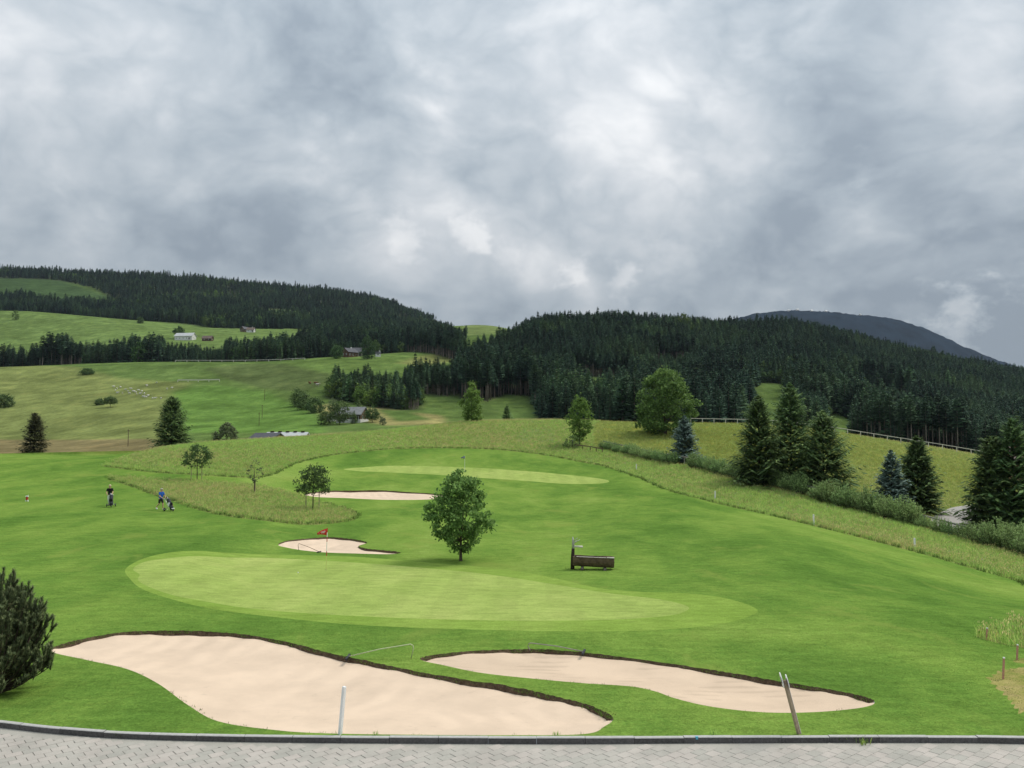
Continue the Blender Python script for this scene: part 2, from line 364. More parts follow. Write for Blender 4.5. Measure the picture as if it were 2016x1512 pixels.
leaf_mat('flower_yellow', (.40, .32, .03), (.50, .40, .04), (.58, .48, .06), 0.2, 0.1, 0.1, up=0.8, gain=1)
leaf_mat('flower_white', (.55, .55, .48), (.65, .65, .60), (.72, .72, .68), 0.2, 0.1, 0.1, up=0.8, gain=1)
plain('bark', (.085, .068, .052), 0.9, 0.35, 14, 0.1, 0, 0.5)
plain('bark_forest', (.23, .19, .16), 0.9, 0.25, 1.0, 0.1)
plain('bark_pine', (.070, .052, .040), 0.9, 0.3, 14, 0.1)
plain('wood_grey', (.30, .28, .25), 0.85, 0.2, 6, 0.1)
plain('wood_pale', (.70, .66, .58), 0.85, 0.15, 6, 0.1)
plain('wood_stake', (.34, .27, .19), 0.85, 0.2, 10, 0.1)
plain('wood_brown', (.125, .088, .058), 0.85, 0.35, 5, 0.15, 0, 0.4)
plain('wood_house', (.105, .062, .042), 0.85, 0.2, 1.5, 0.1)
plain('wood_dark', (.045, .033, .025), 0.85, 0.3, 6, 0.1, 0, 0.4)
plain('wood_silver', (.42, .41, .39), 0.8, 0.2, 12, 0.2)
plain('white_paint', (.84, .84, .81), 0.5, 0.06, 9, 0.3)
plain('red_paint', (.50, .035, .025), 0.5, 0.1, 9, 0.3)
plain('pink_stake', (.52, .27, .20), 0.7, 0.12, 14, 0.2)
plain('flag_red', (.62, .035, .035), 0.7, 0.06, 9, 0.2)
plain('flag_blue', (.045, .075, .20), 0.7, 0.1, 9, 0.2)
plain('yellow_pole', (.66, .70, .24), 0.4, 0.05, 9, 0.4)
plain('black_plastic', (.018, .018, .020), 0.45, 0.2, 20, 0.4)
plain('dark_grey_fabric', (.045, .048, .055), 0.8, 0.2, 12, 0.2)
plain('black_fabric', (.015, .015, .017), 0.85, 0.2, 12, 0.1)
plain('blue_fabric', (.025, .105, .42), 0.85, 0.12, 12, 0.1)
plain('white_fabric', (.78, .78, .76), 0.85, 0.05, 12, 0.1)
plain('shorts_fabric', (.040, .043, .040), 0.85, 0.15, 12, 0.1)
plain('orange_fabric', (.60, .13, .07), 0.8, 0.1, 12, 0.2)
plain('skin', (.56, .33, .22), 0.55, 0.05, 12, 0.35)
plain('hair_blond', (.62, .52, .32), 0.6, 0.15, 40, 0.3)
plain('hair_grey', (.46, .42, .34), 0.6, 0.15, 40, 0.3)
plain('metal_grey', (.42, .43, .44), 0.35, 0.08, 30, 0.5, 0.8)
plain('rail_olive', (.52, .56, .33), 0.5, 0.08, 30, 0.4)
plain('rail_rust', (.17, .10, .07), 0.7, 0.2, 30, 0.3)
plain('stone_log', (.16, .14, .12), 0.9, 0.3, 20, 0.1, 0, 0.4)
plain('plaster_white', (.70, .69, .65), 0.85, 0.05, 1, 0.1)
plain('plaster_cream', (.52, .40, .22), 0.85, 0.08, 1, 0.1)
plain('roof_slate', (.105, .105, .115), 0.8, 0.2, 1.2, 0.2)
plain('roof_grey', (.21, .215, .215), 0.75, 0.18, 0.8, 0.2)
plain('roof_metal', (.50, .51, .50), 0.5, 0.1, 0.5, 0.4)
plain('roof_rust', (.16, .12, .10), 0.8, 0.2, 0.9, 0.2)
plain('brick_red', (.28, .12, .085), 0.9, 0.2, 5, 0.1)
plain('window_glass', (.03, .04, .05), 0.15, 0.05, 3, 0.6)
plain('sheep_wool', (.62, .60, .54), 0.95, 0.1, 6, 0.05)
plain('cow_brown', (.16, .085, .05), 0.85, 0.2, 2, 0.1)
plain('cow_white', (.55, .50, .44), 0.85, 0.3, 1.5, 0.1)
plain('mountain_cover', (.014, .025, .038), 1.0, 0.4, 0.012, 0.0)
plain('gravel_road', (.36, .34, .31), 0.95, 0.15, 3, 0.05)
plain('daub_blue', (.10, .42, .55), 0.6, 0.1, 30, 0.2)

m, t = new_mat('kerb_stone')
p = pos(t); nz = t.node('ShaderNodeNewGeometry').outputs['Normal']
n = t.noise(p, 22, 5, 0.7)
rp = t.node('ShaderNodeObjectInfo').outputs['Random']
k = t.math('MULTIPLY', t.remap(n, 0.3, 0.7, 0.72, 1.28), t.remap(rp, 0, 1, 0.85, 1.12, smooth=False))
finish(t, t.vmath('SCALE', (.098, .094, .092), k), 0.85, n, 0.2, 0.01, 0.6)  # dark kerb front: part of its shade is in the colour
plain('kerb_top_lit', (.44, .43, .405), 0.8, 0.12, 14, 0.2)  # same stone, paler on top: part of the daylight is in the colour
m, t = new_mat('paver')
p = pos(t); n = t.noise(p, 1.2, 4, 0.6); n2_ = t.noise(p, 60, 3, 0.7)
rp = t.node('ShaderNodeObjectInfo').outputs['Random']; ri = t.node('ShaderNodeNewGeometry').outputs['Random Per Island']
rr = t.math('FRACT', t.math('ADD', rp, ri))
k = t.math('MULTIPLY', t.math('MULTIPLY', t.remap(n, 0.3, 0.7, 0.90, 1.08), t.remap(t.noise(p, 3.5, 5, .7, .5), .55, .75, 1.0, .82)), t.math('MULTIPLY', t.remap(n2_, 0.2, 0.8, 0.88, 1.12), t.remap(rr, 0, 1, 0.92, 1.07, smooth=False)))
finish(t, t.vmath('SCALE', t.mix(rr, (.410, .392, .340), (.435, .392, .345)), k), 0.8, n2_, 0.25, 0.004, 0.5)
plain('joint_grit', (.20, .175, .145), 0.95, 0.3, 25, 0.05)


# ------------------------------------------------------------------ mesh helpers
class MB:
    def __init__(s): s.v = []; s.f = []; s.m = []
    def face(s, pts, mi=0):
        b = len(s.v); s.v.extend([tuple(p) for p in pts]); s.f.append(tuple(range(b, b + len(pts)))); s.m.append(mi)
    def add(s, vs, fs, mi=0):
        b = len(s.v); s.v.extend([tuple(p) for p in vs])
        for f in fs: s.f.append(tuple(b + i for i in f)); s.m.append(mi)
    def box(s, c, d, rot=None, mi=0, taper=1.0):
        hx, hy, hz = d[0] / 2, d[1] / 2, d[2] / 2
        vs = [Vector((sx * hx * (taper if sz > 0 else 1), sy * hy * (taper if sz > 0 else 1), sz * hz)) for sz in (-1, 1) for sy in (-1, 1) for sx in (-1, 1)]
        if rot is not None: vs = [rot @ v for v in vs]
        s.add([v + Vector(c) for v in vs], [(0, 2, 3, 1), (4, 5, 7, 6), (0, 1, 5, 4), (2, 6, 7, 3), (0, 4, 6, 2), (1, 3, 7, 5)], mi)
    def tube(s, pts, rads, n=8, mi=0, caps=True):
        pts = [Vector(p) for p in pts]; rings = []
        for i, p in enumerate(pts):
            d = (pts[min(i + 1, len(pts) - 1)] - pts[max(i - 1, 0)])
            d = d.normalized() if d.length > 1e-9 else Vector((0, 0, 1))
            a = d.cross(Vector((0, 0, 1)) if abs(d.z) < 0.9 else Vector((1, 0, 0))).normalized(); b = d.cross(a)
            r = rads[i] if isinstance(rads, (list, tuple)) else rads
            rings.append([p + (a * math.cos(2 * math.pi * k / n) + b * math.sin(2 * math.pi * k / n)) * r for k in range(n)])
        base = len(s.v)
        for rg in rings: s.v.extend([tuple(q) for q in rg])
        for i in range(len(rings) - 1):
            for k in range(n):
                s.f.append((base + i * n + k, base + i * n + (k + 1) % n, base + (i + 1) * n + (k + 1) % n, base + (i + 1) * n + k)); s.m.append(mi)
        if caps:
            s.f.append(tuple(base + k for k in range(n))[::-1]); s.m.append(mi)
            s.f.append(tuple(base + (len(rings) - 1) * n + k for k in range(n))); s.m.append(mi)
    def ellip(s, c, r, nu=10, nv=7, mi=0, rot=None):
        vs = []; c = Vector(c)
        for j in range(nv + 1):
            ph = math.pi * j / nv
            for i in range(nu):
                th = 2 * math.pi * i / nu
                q = Vector((r[0] * math.sin(ph) * math.cos(th), r[1] * math.sin(ph) * math.sin(th), r[2] * math.cos(ph)))
                vs.append(c + (rot @ q if rot is not None else q))
        fs = [(j * nu + i, (j + 1) * nu + i, (j + 1) * nu + (i + 1) % nu, j * nu + (i + 1) % nu) for j in range(nv) for i in range(nu)]
        s.add(vs, fs, mi)
    def mesh(s, name, mats, smooth=False):
        me = bpy.data.meshes.new(name)
        me.from_pydata(s.v, [], s.f)
        for mt in (mats if isinstance(mats, (list, tuple)) else [mats]): me.materials.append(MATS[mt])
        if any(s.m): me.polygons.foreach_set('material_index', s.m)
        if smooth: me.polygons.foreach_set('use_smooth', [True] * len(s.f))
        me.update()
        return me
    def build(s, name, mats, parent=None, smooth=False):
        return link(name, s.mesh(name, mats, smooth), parent)


def link(name, data, parent=None):
    o = bpy.data.objects.new(name, data); COL.objects.link(o)
    if parent is not None: o.parent = parent
    return o
def tag(o, label=None, cat=None, group=None, kind=None):
    if label: o['label'] = label
    if cat: o['category'] = cat
    if group: o['group'] = group
    if kind: o['kind'] = kind
    return o
def thing(name, loc, label, cat, group=None, rz=0.0):
    o = link(name, None); o.location = loc; o.rotation_euler = (0, 0, rz); o.empty_display_size = 0.2
    return tag(o, label, cat, group)
def copy_tree(o, parent=None):
    c = o.copy(); COL.objects.link(c); c.parent = parent
    for ch in list(o.children): copy_tree(ch, c)
    return c
def np_mesh(name, verts, tris, mat, smooth=True):
    me = bpy.data.meshes.new(name)
    me.vertices.add(len(verts)); me.vertices.foreach_set('co', np.asarray(verts, np.float32).ravel())
    tris = np.asarray(tris, np.int32); n, k = tris.shape
    me.loops.add(n * k); me.loops.foreach_set('vertex_index', tris.ravel())
    me.polygons.add(n); me.polygons.foreach_set('loop_start', np.arange(0, n * k, k, dtype=np.int32))
    me.polygons.foreach_set('loop_total', np.full(n, k, np.int32))
    me.materials.append(MATS[mat])
    me.update(calc_edges=True); me.validate()
    me.polygons.foreach_set('use_smooth', np.ones(len(me.polygons), bool))
    return me


def scatter(name, P, rot, scl, idx, protos, label, cat):
    """many alike small things as one object of instances"""
    me = bpy.data.meshes.new(name)
    P = np.asarray(P, np.float32)
    me.vertices.add(len(P)); me.vertices.foreach_set('co', P.ravel())
    a = me.attributes.new('rot', 'FLOAT_VECTOR', 'POINT'); a.data.foreach_set('vector', np.asarray(rot, np.float32).ravel())
    a = me.attributes.new('scl', 'FLOAT_VECTOR', 'POINT'); a.data.foreach_set('vector', np.asarray(scl, np.float32).ravel())
    a = me.attributes.new('idx', 'INT', 'POINT'); a.data.foreach_set('value', np.asarray(idx, np.int32))
    o = link(name, me)
    ng = bpy.data.node_groups.new(name, 'GeometryNodeTree')
    ng.interface.new_socket('Geometry', in_out='INPUT', socket_type='NodeSocketGeometry')
    ng.interface.new_socket('Geometry', in_out='OUTPUT', socket_type='NodeSocketGeometry')
    g = NT(ng)
    gi = g.node('NodeGroupInput'); go = g.node('NodeGroupOutput'); jn = g.node('GeometryNodeJoinGeometry')
    def attr(nm, ty):
        nd = g.node('GeometryNodeInputNamedAttribute', data_type=ty); nd.inputs['Name'].default_value = nm
        return [s for s in nd.outputs if s.enabled and s.name == 'Attribute'][0]
    r_, s_, i_ = attr('rot', 'FLOAT_VECTOR'), attr('scl', 'FLOAT_VECTOR'), attr('idx', 'INT')
    e2r = g.node('FunctionNodeEulerToRotation'); g.l.new(r_, e2r.inputs[0])
    for q, pr in enumerate(protos):
        oi = g.node('GeometryNodeObjectInfo'); oi.inputs['Object'].default_value = pr; oi.inputs['As Instance'].default_value = True
        cmp_ = g.node('FunctionNodeCompare', data_type='INT', operation='EQUAL')
        si = [s for s in cmp_.inputs if s.enabled]
        g.l.new(i_, si[0]); si[1].default_value = q
        ip = g.node('GeometryNodeInstanceOnPoints')
        g.l.new(gi.outputs[0], ip.inputs['Points']); g.l.new(cmp_.outputs[0], ip.inputs['Selection'])
        g.l.new(oi.outputs['Geometry'], ip.inputs['Instance']); g.l.new(e2r.outputs[0], ip.inputs['Rotation']); g.l.new(s_, ip.inputs['Scale'])
        g.l.new(ip.outputs[0], jn.inputs[0])
    g.l.new(jn.outputs[0], go.inputs[0])
    md = o.modifiers.new('scatter', 'NODES'); md.node_group = ng
    return tag(o, label, cat, None, 'stuff')


# ------------------------------------------------------------------ outlines of the mown and unmown areas
def smooth_poly(pts, n=6):
    """closed Catmull-Rom through world points"""
    P = np.array(pts, float); m_ = len(P); out = []
    for i in range(m_):
        p0, p1, p2, p3 = P[i - 1], P[i], P[(i + 1) % m_], P[(i + 2) % m_]
        for k in range(n):
            t_ = k / n
            out.append(0.5 * ((2 * p1) + (-p0 + p2) * t_ + (2 * p0 - 5 * p1 + 4 * p2 - p3) * t_ ** 2 + (-p0 + 3 * p1 - 3 * p2 + p3) * t_ ** 3))
    return np.array(out)
def W2(pts, n=6, dmax=185):
    w = []
    for p_ in pts:
        g_ = at(p_[0], p_[2]) if len(p_) == 3 else ground(p_[0], p_[1], 15.0, dmax)
        w.append((g_.x, g_.y))
    return smooth_poly(w, n)
def inside(poly, x, y):
    x = np.asarray(x); y = np.asarray(y); r = np.zeros(x.shape, bool)
    px, py = poly[:, 0], poly[:, 1]; j = len(poly) - 1
    for i in range(len(poly)):
        if py[i] != py[j]:
            c_ = ((py[i] > y) != (py[j] > y)) & (x < (px[j] - px[i]) * (y - py[i]) / (py[j] - py[i]) + px[i])
            r ^= c_
        j = i
    return r


kerb_px = [(-420, 1380), (-150, 1401), (0, 1417), (120, 1430), (250, 1439), (400, 1443.5), (550, 1446), (800, 1448), (1100, 1449), (1400, 1447.5), (1700, 1446.5), (1900, 1447), (2016, 1449), (2200, 1452), (2450, 1456)]
KT = 0.115                                                # kerb height
kerb_w = []
for u, v in kerb_px:
    d = pix_dir(u, v); t_ = (KT - ZC) / d.z
    kerb_w.append((d.x * t_, d.y * t_))
kx = np.array([p_[0] for p_ in kerb_w]); ky = np.array([p_[1] for p_ in kerb_w])
def kerb_y(x): return pchip(kx, ky, np.clip(np.asarray(x, float), kx[0], kx[-1]))

ROUGH_EDGE = [(205, 918), (300, 930), (400, 936), (500, 941), (545, 930), (585, 912), (650, 897), (750, 886), (850, 882.5), (950, 884), (1050, 893), (1130, 907), (1200, 921), (1255, 940), (1320, 967), (1400, 988), (1500, 1011), (1600, 1035), (1700, 1060), (1800, 1086), (1900, 1115), (2016, 1148), (2150, 1190)]
HEDGE = [(1183, 884), (1230, 893), (1300, 910), (1370, 922), (1450, 942), (1530, 962), (1610, 985), (1700, 1008), (1800, 1035), (1900, 1062), (2016, 1092), (2150, 1125)]
ZP = {}
ZP['rough'] = W2(ROUGH_EDGE + [(2400, 0, 60), (2440, 0, 120), (2440, 0, 188), (1800, 0, 188), (1200, 0, 188), (700, 0, 188), (400, 0, 188), (330, 0, 140), (285, 0, 122), (240, 0, 113), (213, 0, 106)])
ZP['island'] = W2([(212, 940), (270, 962), (340, 987), (450, 1017), (560, 1030), (650, 1031), (700, 1021), (685, 1006), (620, 986), (560, 968), (500, 956), (400, 948), (300, 943)])
ZP['meadow'] = W2(HEDGE + [(2420, 0, 75), (2430, 0, 187), (1800, 0, 187), (1250, 0, 187), (1180, 0, 165), (1170, 0, 140)])
ZP['collar'] = W2([(250, 1117), (310, 1092), (430, 1087), (640, 1094), (800, 1104), (1000, 1122), (1100, 1140), (1180, 1158), (1260, 1165), (1350, 1168), (1430, 1178), (1488, 1198), (1478, 1212), (1420, 1228), (1300, 1240), (1150, 1243), (1000, 1241), (800, 1235), (650, 1226), (500, 1210), (380, 1191), (290, 1164), (258, 1142)])
ZP['green'] = W2([(262, 1120), (285, 1106), (330, 1099), (420, 1096), (520, 1098), (640, 1104), (760, 1112), (900, 1124), (1000, 1136), (1100, 1152), (1200, 1168), (1300, 1180), (1352, 1193), (1350, 1203), (1310, 1213), (1200, 1220), (1050, 1222), (900, 1220), (750, 1215), (600, 1207), (450, 1192), (350, 1174), (295, 1156), (272, 1142), (275, 1131)])
ZP['far_green'] = W2([(680, 923), (760, 917), (850, 918), (930, 920.5), (1000, 925), (1080, 931), (1150, 938), (1195, 945), (1190, 951), (1130, 953), (1050, 948), (950, 941), (850, 934), (760, 930), (700, 927)])
ZP['bunker_a'] = W2([(100, 1281), (150, 1262), (240, 1246), (340, 1243), (450, 1247), (540, 1260), (640, 1284), (740, 1306), (850, 1329), (1000, 1352), (1090, 1372), (1160, 1390), (1205, 1413), (1190, 1430), (1150, 1445), (1000, 1447.3), (800, 1446.3), (640, 1443.5), (540, 1437), (430, 1420), (370, 1388), (310, 1345), (250, 1317), (170, 1299)], 7)
ZP['bunker_b'] = W2([(828, 1297), (900, 1285), (1000, 1280), (1100, 1281), (1250, 1298), (1400, 1320), (1550, 1345), (1640, 1360), (1700, 1373), (1722, 1384), (1690, 1394), (1600, 1402), (1500, 1402), (1400, 1391), (1330, 1375), (1290, 1361), (1240, 1351), (1150, 1345), (1050, 1336), (950, 1325), (880, 1311)], 7)
ZP['bunker_c'] = W2([(548, 1072), (580, 1063), (640, 1058), (690, 1061), (722, 1068), (706, 1075), (725, 1081), (787, 1087.5), (760, 1091), (680, 1089), (610, 1085), (570, 1079)], 6)
ZP['bunker_d'] = W2([(600, 973), (640, 967), (700, 966), (760, 966), (850, 972), (880, 977), (850, 983), (770, 984), (680, 980.5), (620, 978)], 6)
ZP['pond_rough'] = W2([(1922, 1251), (1960, 1236), (2016, 1228), (2120, 1226), (2180, 1260), (2120, 1292), (2016, 1276), (1965, 1266)], 6)

ZP['bare_patch'] = W2([(1948, 1338), (1968, 1322), (2000, 1316), (2060, 1312), (2140, 1330), (2140, 1420), (2060, 1425), (2010, 1404), (1992, 1384), (1974, 1362)], 8)
for nm_ in ('bare_patch',):
    c0 = ZP[nm_].mean(0); jit = 1 + .06 * np.sin(np.arange(len(ZP[nm_])) * 1.9) + .05 * rng.normal(size=len(ZP[nm_])); ZP[nm_] = c0 + (ZP[nm_] - c0) * jit[:, None]
ZP['straw_patch'] = W2([(1994, 1301), (2012, 1296), (2060, 1292), (2060, 1306), (2010, 1306)], 5)
ZP['road'] = W2([(1832, 1026), (1852, 1008), (1880, 998), (1912, 994), (1960, 988), (2040, 980), (2040, 1005), (1960, 1018), (1935, 1032), (1922, 1048), (1870, 1048)], 5)
# ------------------------------------------------------------------ near ground: one triangulation, cut along every outline
pts = []
rows = np.exp(np.arange(math.log(15.5), math.log(190), 0.0118)); rows[-1] = 190
gu = np.arange(-520, 2560, 9.0)
for i, d in enumerate(rows):
    jx = rng.uniform(-3, 3, len(gu)); jy = rng.uniform(-0.35, 0.35, len(gu)) * 0.0118 * d
    if i in (0, len(rows) - 1): jx[:] = 0; jy[:] = 0
    pts.append(np.stack([(gu + jx - CU) / FPX * d, d + jy], 1))
pts = np.concatenate(pts)
pts = pts[pts[:, 1] > kerb_y(pts[:, 0]) + 0.03]
V2 = [Vector((float(a_), float(b_))) for a_, b_ in pts]; E2 = []
kxs = np.linspace(kx[0], kx[-1], 260); kys = kerb_y(kxs)
b0 = len(V2)
V2 += [Vector((float(a_), float(b_))) for a_, b_ in zip(kxs, kys)]
E2 += [(b0 + i, b0 + i + 1) for i in range(len(kxs) - 1)]
for nm, pl in ZP.items():
    b0 = len(V2); n_ = len(pl)
    V2 += [Vector((float(a_), float(b_))) for a_, b_ in pl]
    E2 += [(b0 + i, b0 + (i + 1) % n_) for i in range(n_)]
ov, oe, of, *_ = delaunay_2d_cdt(V2, E2, [], 0, 1e-4)
GV = np.array([(v.x, v.y) for v in ov]); GF = np.array([f for f in of if len(f) == 3], np.int32)
cx, cy = GV[GF].mean(1).T
e1 = GV[GF[:, 1]] - GV[GF[:, 0]]; e2 = GV[GF[:, 2]] - GV[GF[:, 0]]
cr = e1[:, 0] * e2[:, 1] - e1[:, 1] * e2[:, 0]
GF[cr < 0] = GF[cr < 0][:, ::-1]
keep = (cy > kerb_y(cx)) & (np.abs(cr) > 1e-7) & (cx / cy > (-520 - CU) / FPX) & (cx / cy < (2552 - CU) / FPX)
GF, cx, cy = GF[keep], cx[keep], cy[keep]
zone = np.zeros(len(GF), int)
ORDER = ['rough', 'island', 'meadow', 'collar', 'green', 'far_green', 'bunker_a', 'bunker_b', 'bunker_c', 'bunker_d', 'pond_rough', 'bare_patch', 'straw_patch', 'road']
for q, nm in enumerate(ORDER): zone[inside(ZP[nm], cx, cy)] = q + 1
GZ = Z(GV[:, 0], GV[:, 1])
ZONES = {}
def zone_mesh(q):
    f = GF[zone == q]; used, inv_ = np.unique(f, return_inverse=True)
    return used, inv_.reshape(-1, 3)
def dist_to(poly, x, y):
    dm = np.full(x.shape, 1e9); am = np.zeros(x.shape, int)
    for i in range(len(poly)):
        d_ = (x - poly[i, 0]) ** 2 + (y - poly[i, 1]) ** 2
        s_ = d_ < dm; dm[s_] = d_[s_]; am[s_] = i
    return np.sqrt(dm), am


NAMES = {0: ('fairway', 'fairway'), 1: ('rough', 'rough_floor'), 2: ('rough_island', 'rough_floor'), 3: ('meadow', 'meadow_floor'), 4: ('green_collar', 'collar_turf'),
         5: ('putting_green', 'green_turf'), 6: ('distant_putting_green', 'green_turf'), 11: ('pond_bank', 'rough_floor'), 12: ('worn_patch', 'worn_turf'), 13: ('straw_patch', 'worn_turf'), 14: ('gravel_road', 'gravel_road')}
for q, (nm, mt) in NAMES.items():
    used, f = zone_mesh(q)
    vv = np.column_stack([GV[used], GZ[used]])
    ZONES[q] = (vv, f)
    tag(link(nm, np_mesh(nm, vv, f, mt)), kind='structure')
LIPS = []
for q, nm, lipb in ((7, 'bunker_a', .085), (8, 'bunker_b', .065), (9, 'bunker_c', .08), (10, 'bunker_d', .13)):
    pl = ZP[nm]; n_ = len(pl)
    used, f = zone_mesh(q)
    tang = np.roll(pl, -1, 0) - np.roll(pl, 1, 0); tang /= np.linalg.norm(tang, axis=1)[:, None]
    area = 0.5 * np.sum(pl[:, 0] * np.roll(pl[:, 1], -1) - np.roll(pl[:, 0], -1) * pl[:, 1])
    nor = np.stack([tang[:, 1], -tang[:, 0]], 1) * np.sign(area)
    s_ = np.clip((nor[:, 1] + 0.25) / 0.7, 0, 1); s_ = s_ * s_ * (3 - 2 * s_)
    lip = 0.012 + lipb * s_ * (1 + 0.35 * np.sin(np.arange(n_) * 0.31 + q) + 0.16 * np.sin(np.arange(n_) * 1.3))
    lip = np.maximum(lip, 0.012)
    x, y = GV[used, 0], GV[used, 1]
    dm, am = dist_to(pl, x, y)
    dep = lip[am] * np.exp(-dm / 1.0) + 0.22 * (1 - np.exp(-dm / 1.6))
    vv = np.column_stack([x, y, GZ[used] - dep + 0.02 * wav(x, y, 2.0, 4) * np.clip(dm, 0, 1)])
    tag(link('bunker_sand', np_mesh('bunker_sand', vv, f, 'sand_raked' if nm == 'bunker_b' else 'sand')), kind='structure')
    lb = MB(); zt = Z(pl[:, 0], pl[:, 1]); r_ = random.Random(q)
    M_ = 3 * n_; seq = []
    for i in range(M_):
        a_ = i / 3; i0 = int(a_) % n_; i1 = (i0 + 1) % n_; w_ = a_ - int(a_)
        pp = pl[i0] * (1 - w_) + pl[i1] * w_; nn = nor[i0] * (1 - w_) + nor[i1] * w_; L_ = lip[i0] * (1 - w_) + lip[i1] * w_; z_ = zt[i0] * (1 - w_) + zt[i1] * w_
        j_ = r_.uniform(-1, 1) * min(L_, 0.12)
        seq.append(((pp[0] + nn[0] * .015, pp[1] + nn[1] * .015, z_ + .015 + 0.12 * j_), (pp[0] - nn[0] * (.01 + .25 * abs(j_)), pp[1] - nn[1] * (.01 + .25 * abs(j_)), z_ - L_ * .5), (pp[0] - nn[0] * (.05 + .1 * L_), pp[1] - nn[1] * (.05 + .1 * L_), z_ - L_ - .04 + .3 * j_)))
        if L_ > 0.07: LIPS.append((pp[0] + nn[0] * .04, pp[1] + nn[1] * .04, z_))
    for i in range(M_):
        a_, b_ = seq[i], seq[(i + 1) % M_]
        if a_[0][2] - a_[2][2] < .075 and b_[0][2] - b_[2][2] < .075: continue
        lb.face([a_[0], b_[0], b_[1], a_[1]]); lb.face([a_[1], b_[1], b_[2], a_[2]])
    tag(lb.build('bunker_lip', 'soil', None, True), kind='structure')

# ------------------------------------------------------------------ far land
fu = np.arange(-520, 2560, 7.0)
fd = np.concatenate([np.exp(np.arange(math.log(188), math.log(2500), 0.0085)), np.exp(np.linspace(math.log(2520), math.log(7600), 40))])
U_, D_ = np.meshgrid(fu, fd, indexing='ij')
FX = (U_ - CU) / FPX * D_; FZ = Z(FX, D_)
nu_, nd_ = U_.shape
PU, PV = proj(FX, D_, FZ)
col = np.empty((nu_, nd_, 3)); col[:] = (.085, .130, .036)
OLIVE, LUSH, BROWN, DARKO, DFIELD, STRAW, DUSK = (.140, .166, .054), (.090, .158, .036), (.155, .132, .062), (.072, .098, .034), (.105, .155, .046), (.215, .195, .078), (.044, .074, .028)
FIELDS = [
 (190, 700, [(-600, 700), (370, 700), (400, 740), (350, 770), (340, 900), (-600, 900)], OLIVE),
 (190, 700, [(-600, 862), (120, 866), (300, 864), (330, 880), (300, 905), (-600, 905)], BROWN),
 (300, 700, [(-600, 700), (150, 722), (240, 745), (350, 752), (440, 748), (520, 738), (640, 720), (640, 690), (-600, 690)], (.088, .135, .038)),
 (300, 700, [(400, 725), (480, 716), (640, 716), (660, 750), (600, 772), (520, 765), (440, 745)], DARKO),
 (190, 700, [(340, 770), (420, 758), (520, 770), (600, 805), (640, 830), (640, 852), (340, 852)], LUSH),
 (190, 500, [(620, 798), (660, 795), (670, 812), (640, 820)], STRAW),
 (190, 500, [(715, 803), (760, 800), (800, 810), (870, 818), (880, 835), (760, 838), (720, 830)], STRAW),
 (190, 420, [(740, 806), (800, 808), (850, 826), (780, 830)], (.075, .118, .032)),
 (480, 760, [(560, 715), (680, 700), (760, 702), (900, 685), (890, 715), (760, 725), (640, 735)], (.098, .150, .040)),
 (500, 760, [(780, 715), (830, 700), (895, 690), (890, 712), (830, 722)], (.160, .175, .058)),
 (780, 1260, [(-600, 600), (300, 600), (640, 640), (640, 700), (-600, 710)], DFIELD),
 (1300, 2000, [(-600, 530), (100, 545), (190, 575), (240, 592), (100, 602), (-600, 602)], DUSK),
 (1250, 1700, [(500, 600), (560, 602), (620, 610), (620, 625), (500, 622)], (.060, .090, .034)),
 (1000, 1500, [(915, 630), (1000, 630), (1000, 660), (915, 660)], (.125, .165, .055)),
]
for (d0, d1, pl, c_) in FIELDS:
    pl = np.array(pl, float)
    msk = inside(pl, PU, PV) & (D_ > d0) & (D_ < d1)
    col[msk] = c_


def pl2(pts): return np.array([(u, math.log(d)) for u, d in pts])
FOREST = [pl2(q) for q in (
 [(-560, 645), (0, 640), (350, 655), (560, 655), (640, 690), (640, 800), (560, 760), (420, 775), (300, 800), (130, 800), (90, 700), (-20, 705), (-560, 740)],
 [(-560, 1240), (30, 1240), (200, 1245), (350, 1190), (420, 1150), (560, 1160), (640, 1080), (700, 1000), (850, 1000), (850, 2100), (-560, 2060)],
 [(610, 800), (605, 740), (640, 688), (720, 690), (800, 712), (850, 690), (895, 640), (912, 640), (915, 900), (880, 1150), (850, 1500), (850, 2100), (600, 2050), (560, 1250), (590, 1130), (635, 1050), (605, 940), (575, 870)],
 [(880, 470), (915, 425), (960, 425), (1000, 455), (1045, 445), (1062, 345), (1200, 310), (1320, 300), (1430, 300), (1500, 320), (1800, 300), (2540, 260), (2540, 1200), (1060, 1150), (1030, 900), (1005, 800), (985, 740), (950, 680), (925, 630), (890, 590)],
 [(640, 420), (690, 400), (740, 380), (800, 368), (826, 372), (830, 420), (800, 465), (720, 490), (650, 475)],
 [(790, 470), (830, 445), (890, 440), (895, 560), (850, 540), (800, 520)],
)]
HOLES = [pl2(q) for q in (
 [(-560, 1480), (60, 1480), (150, 1500), (235, 1560), (180, 1700), (100, 1830), (-560, 1850)],
 [(495, 1400), (560, 1390), (625, 1440), (610, 1560), (500, 1540)],
 [(1462, 290), (1548, 290), (1556, 440), (1545, 545), (1490, 545), (1468, 470), (1480, 400)],
 [(1610, 290), (1680, 290), (1692, 400), (1650, 440), (1630, 400)],
 [(1585, 545), (1665, 535), (1672, 562), (1600, 572)],
 [(560, 1090), (640, 1090), (625, 1180), (545, 1170)],
 [(1125, 455), (1240, 455), (1250, 540), (1215, 560), (1130, 545)],
 [(1690, 500), (1790, 490), (1800, 560), (1700, 575)],
 [(1290, 640), (1360, 635), (1370, 690), (1290, 700)],
)]
def is_forest(u, d):
    ld = np.log(d); r_ = np.zeros(np.shape(u), bool)
    for pl in FOREST: r_ |= inside(pl, u, ld)
    for pl in HOLES: r_ &= ~inside(pl, u, ld)
    return r_
fm = is_forest(U_, D_)
col[fm] = (.034, .040, .022)
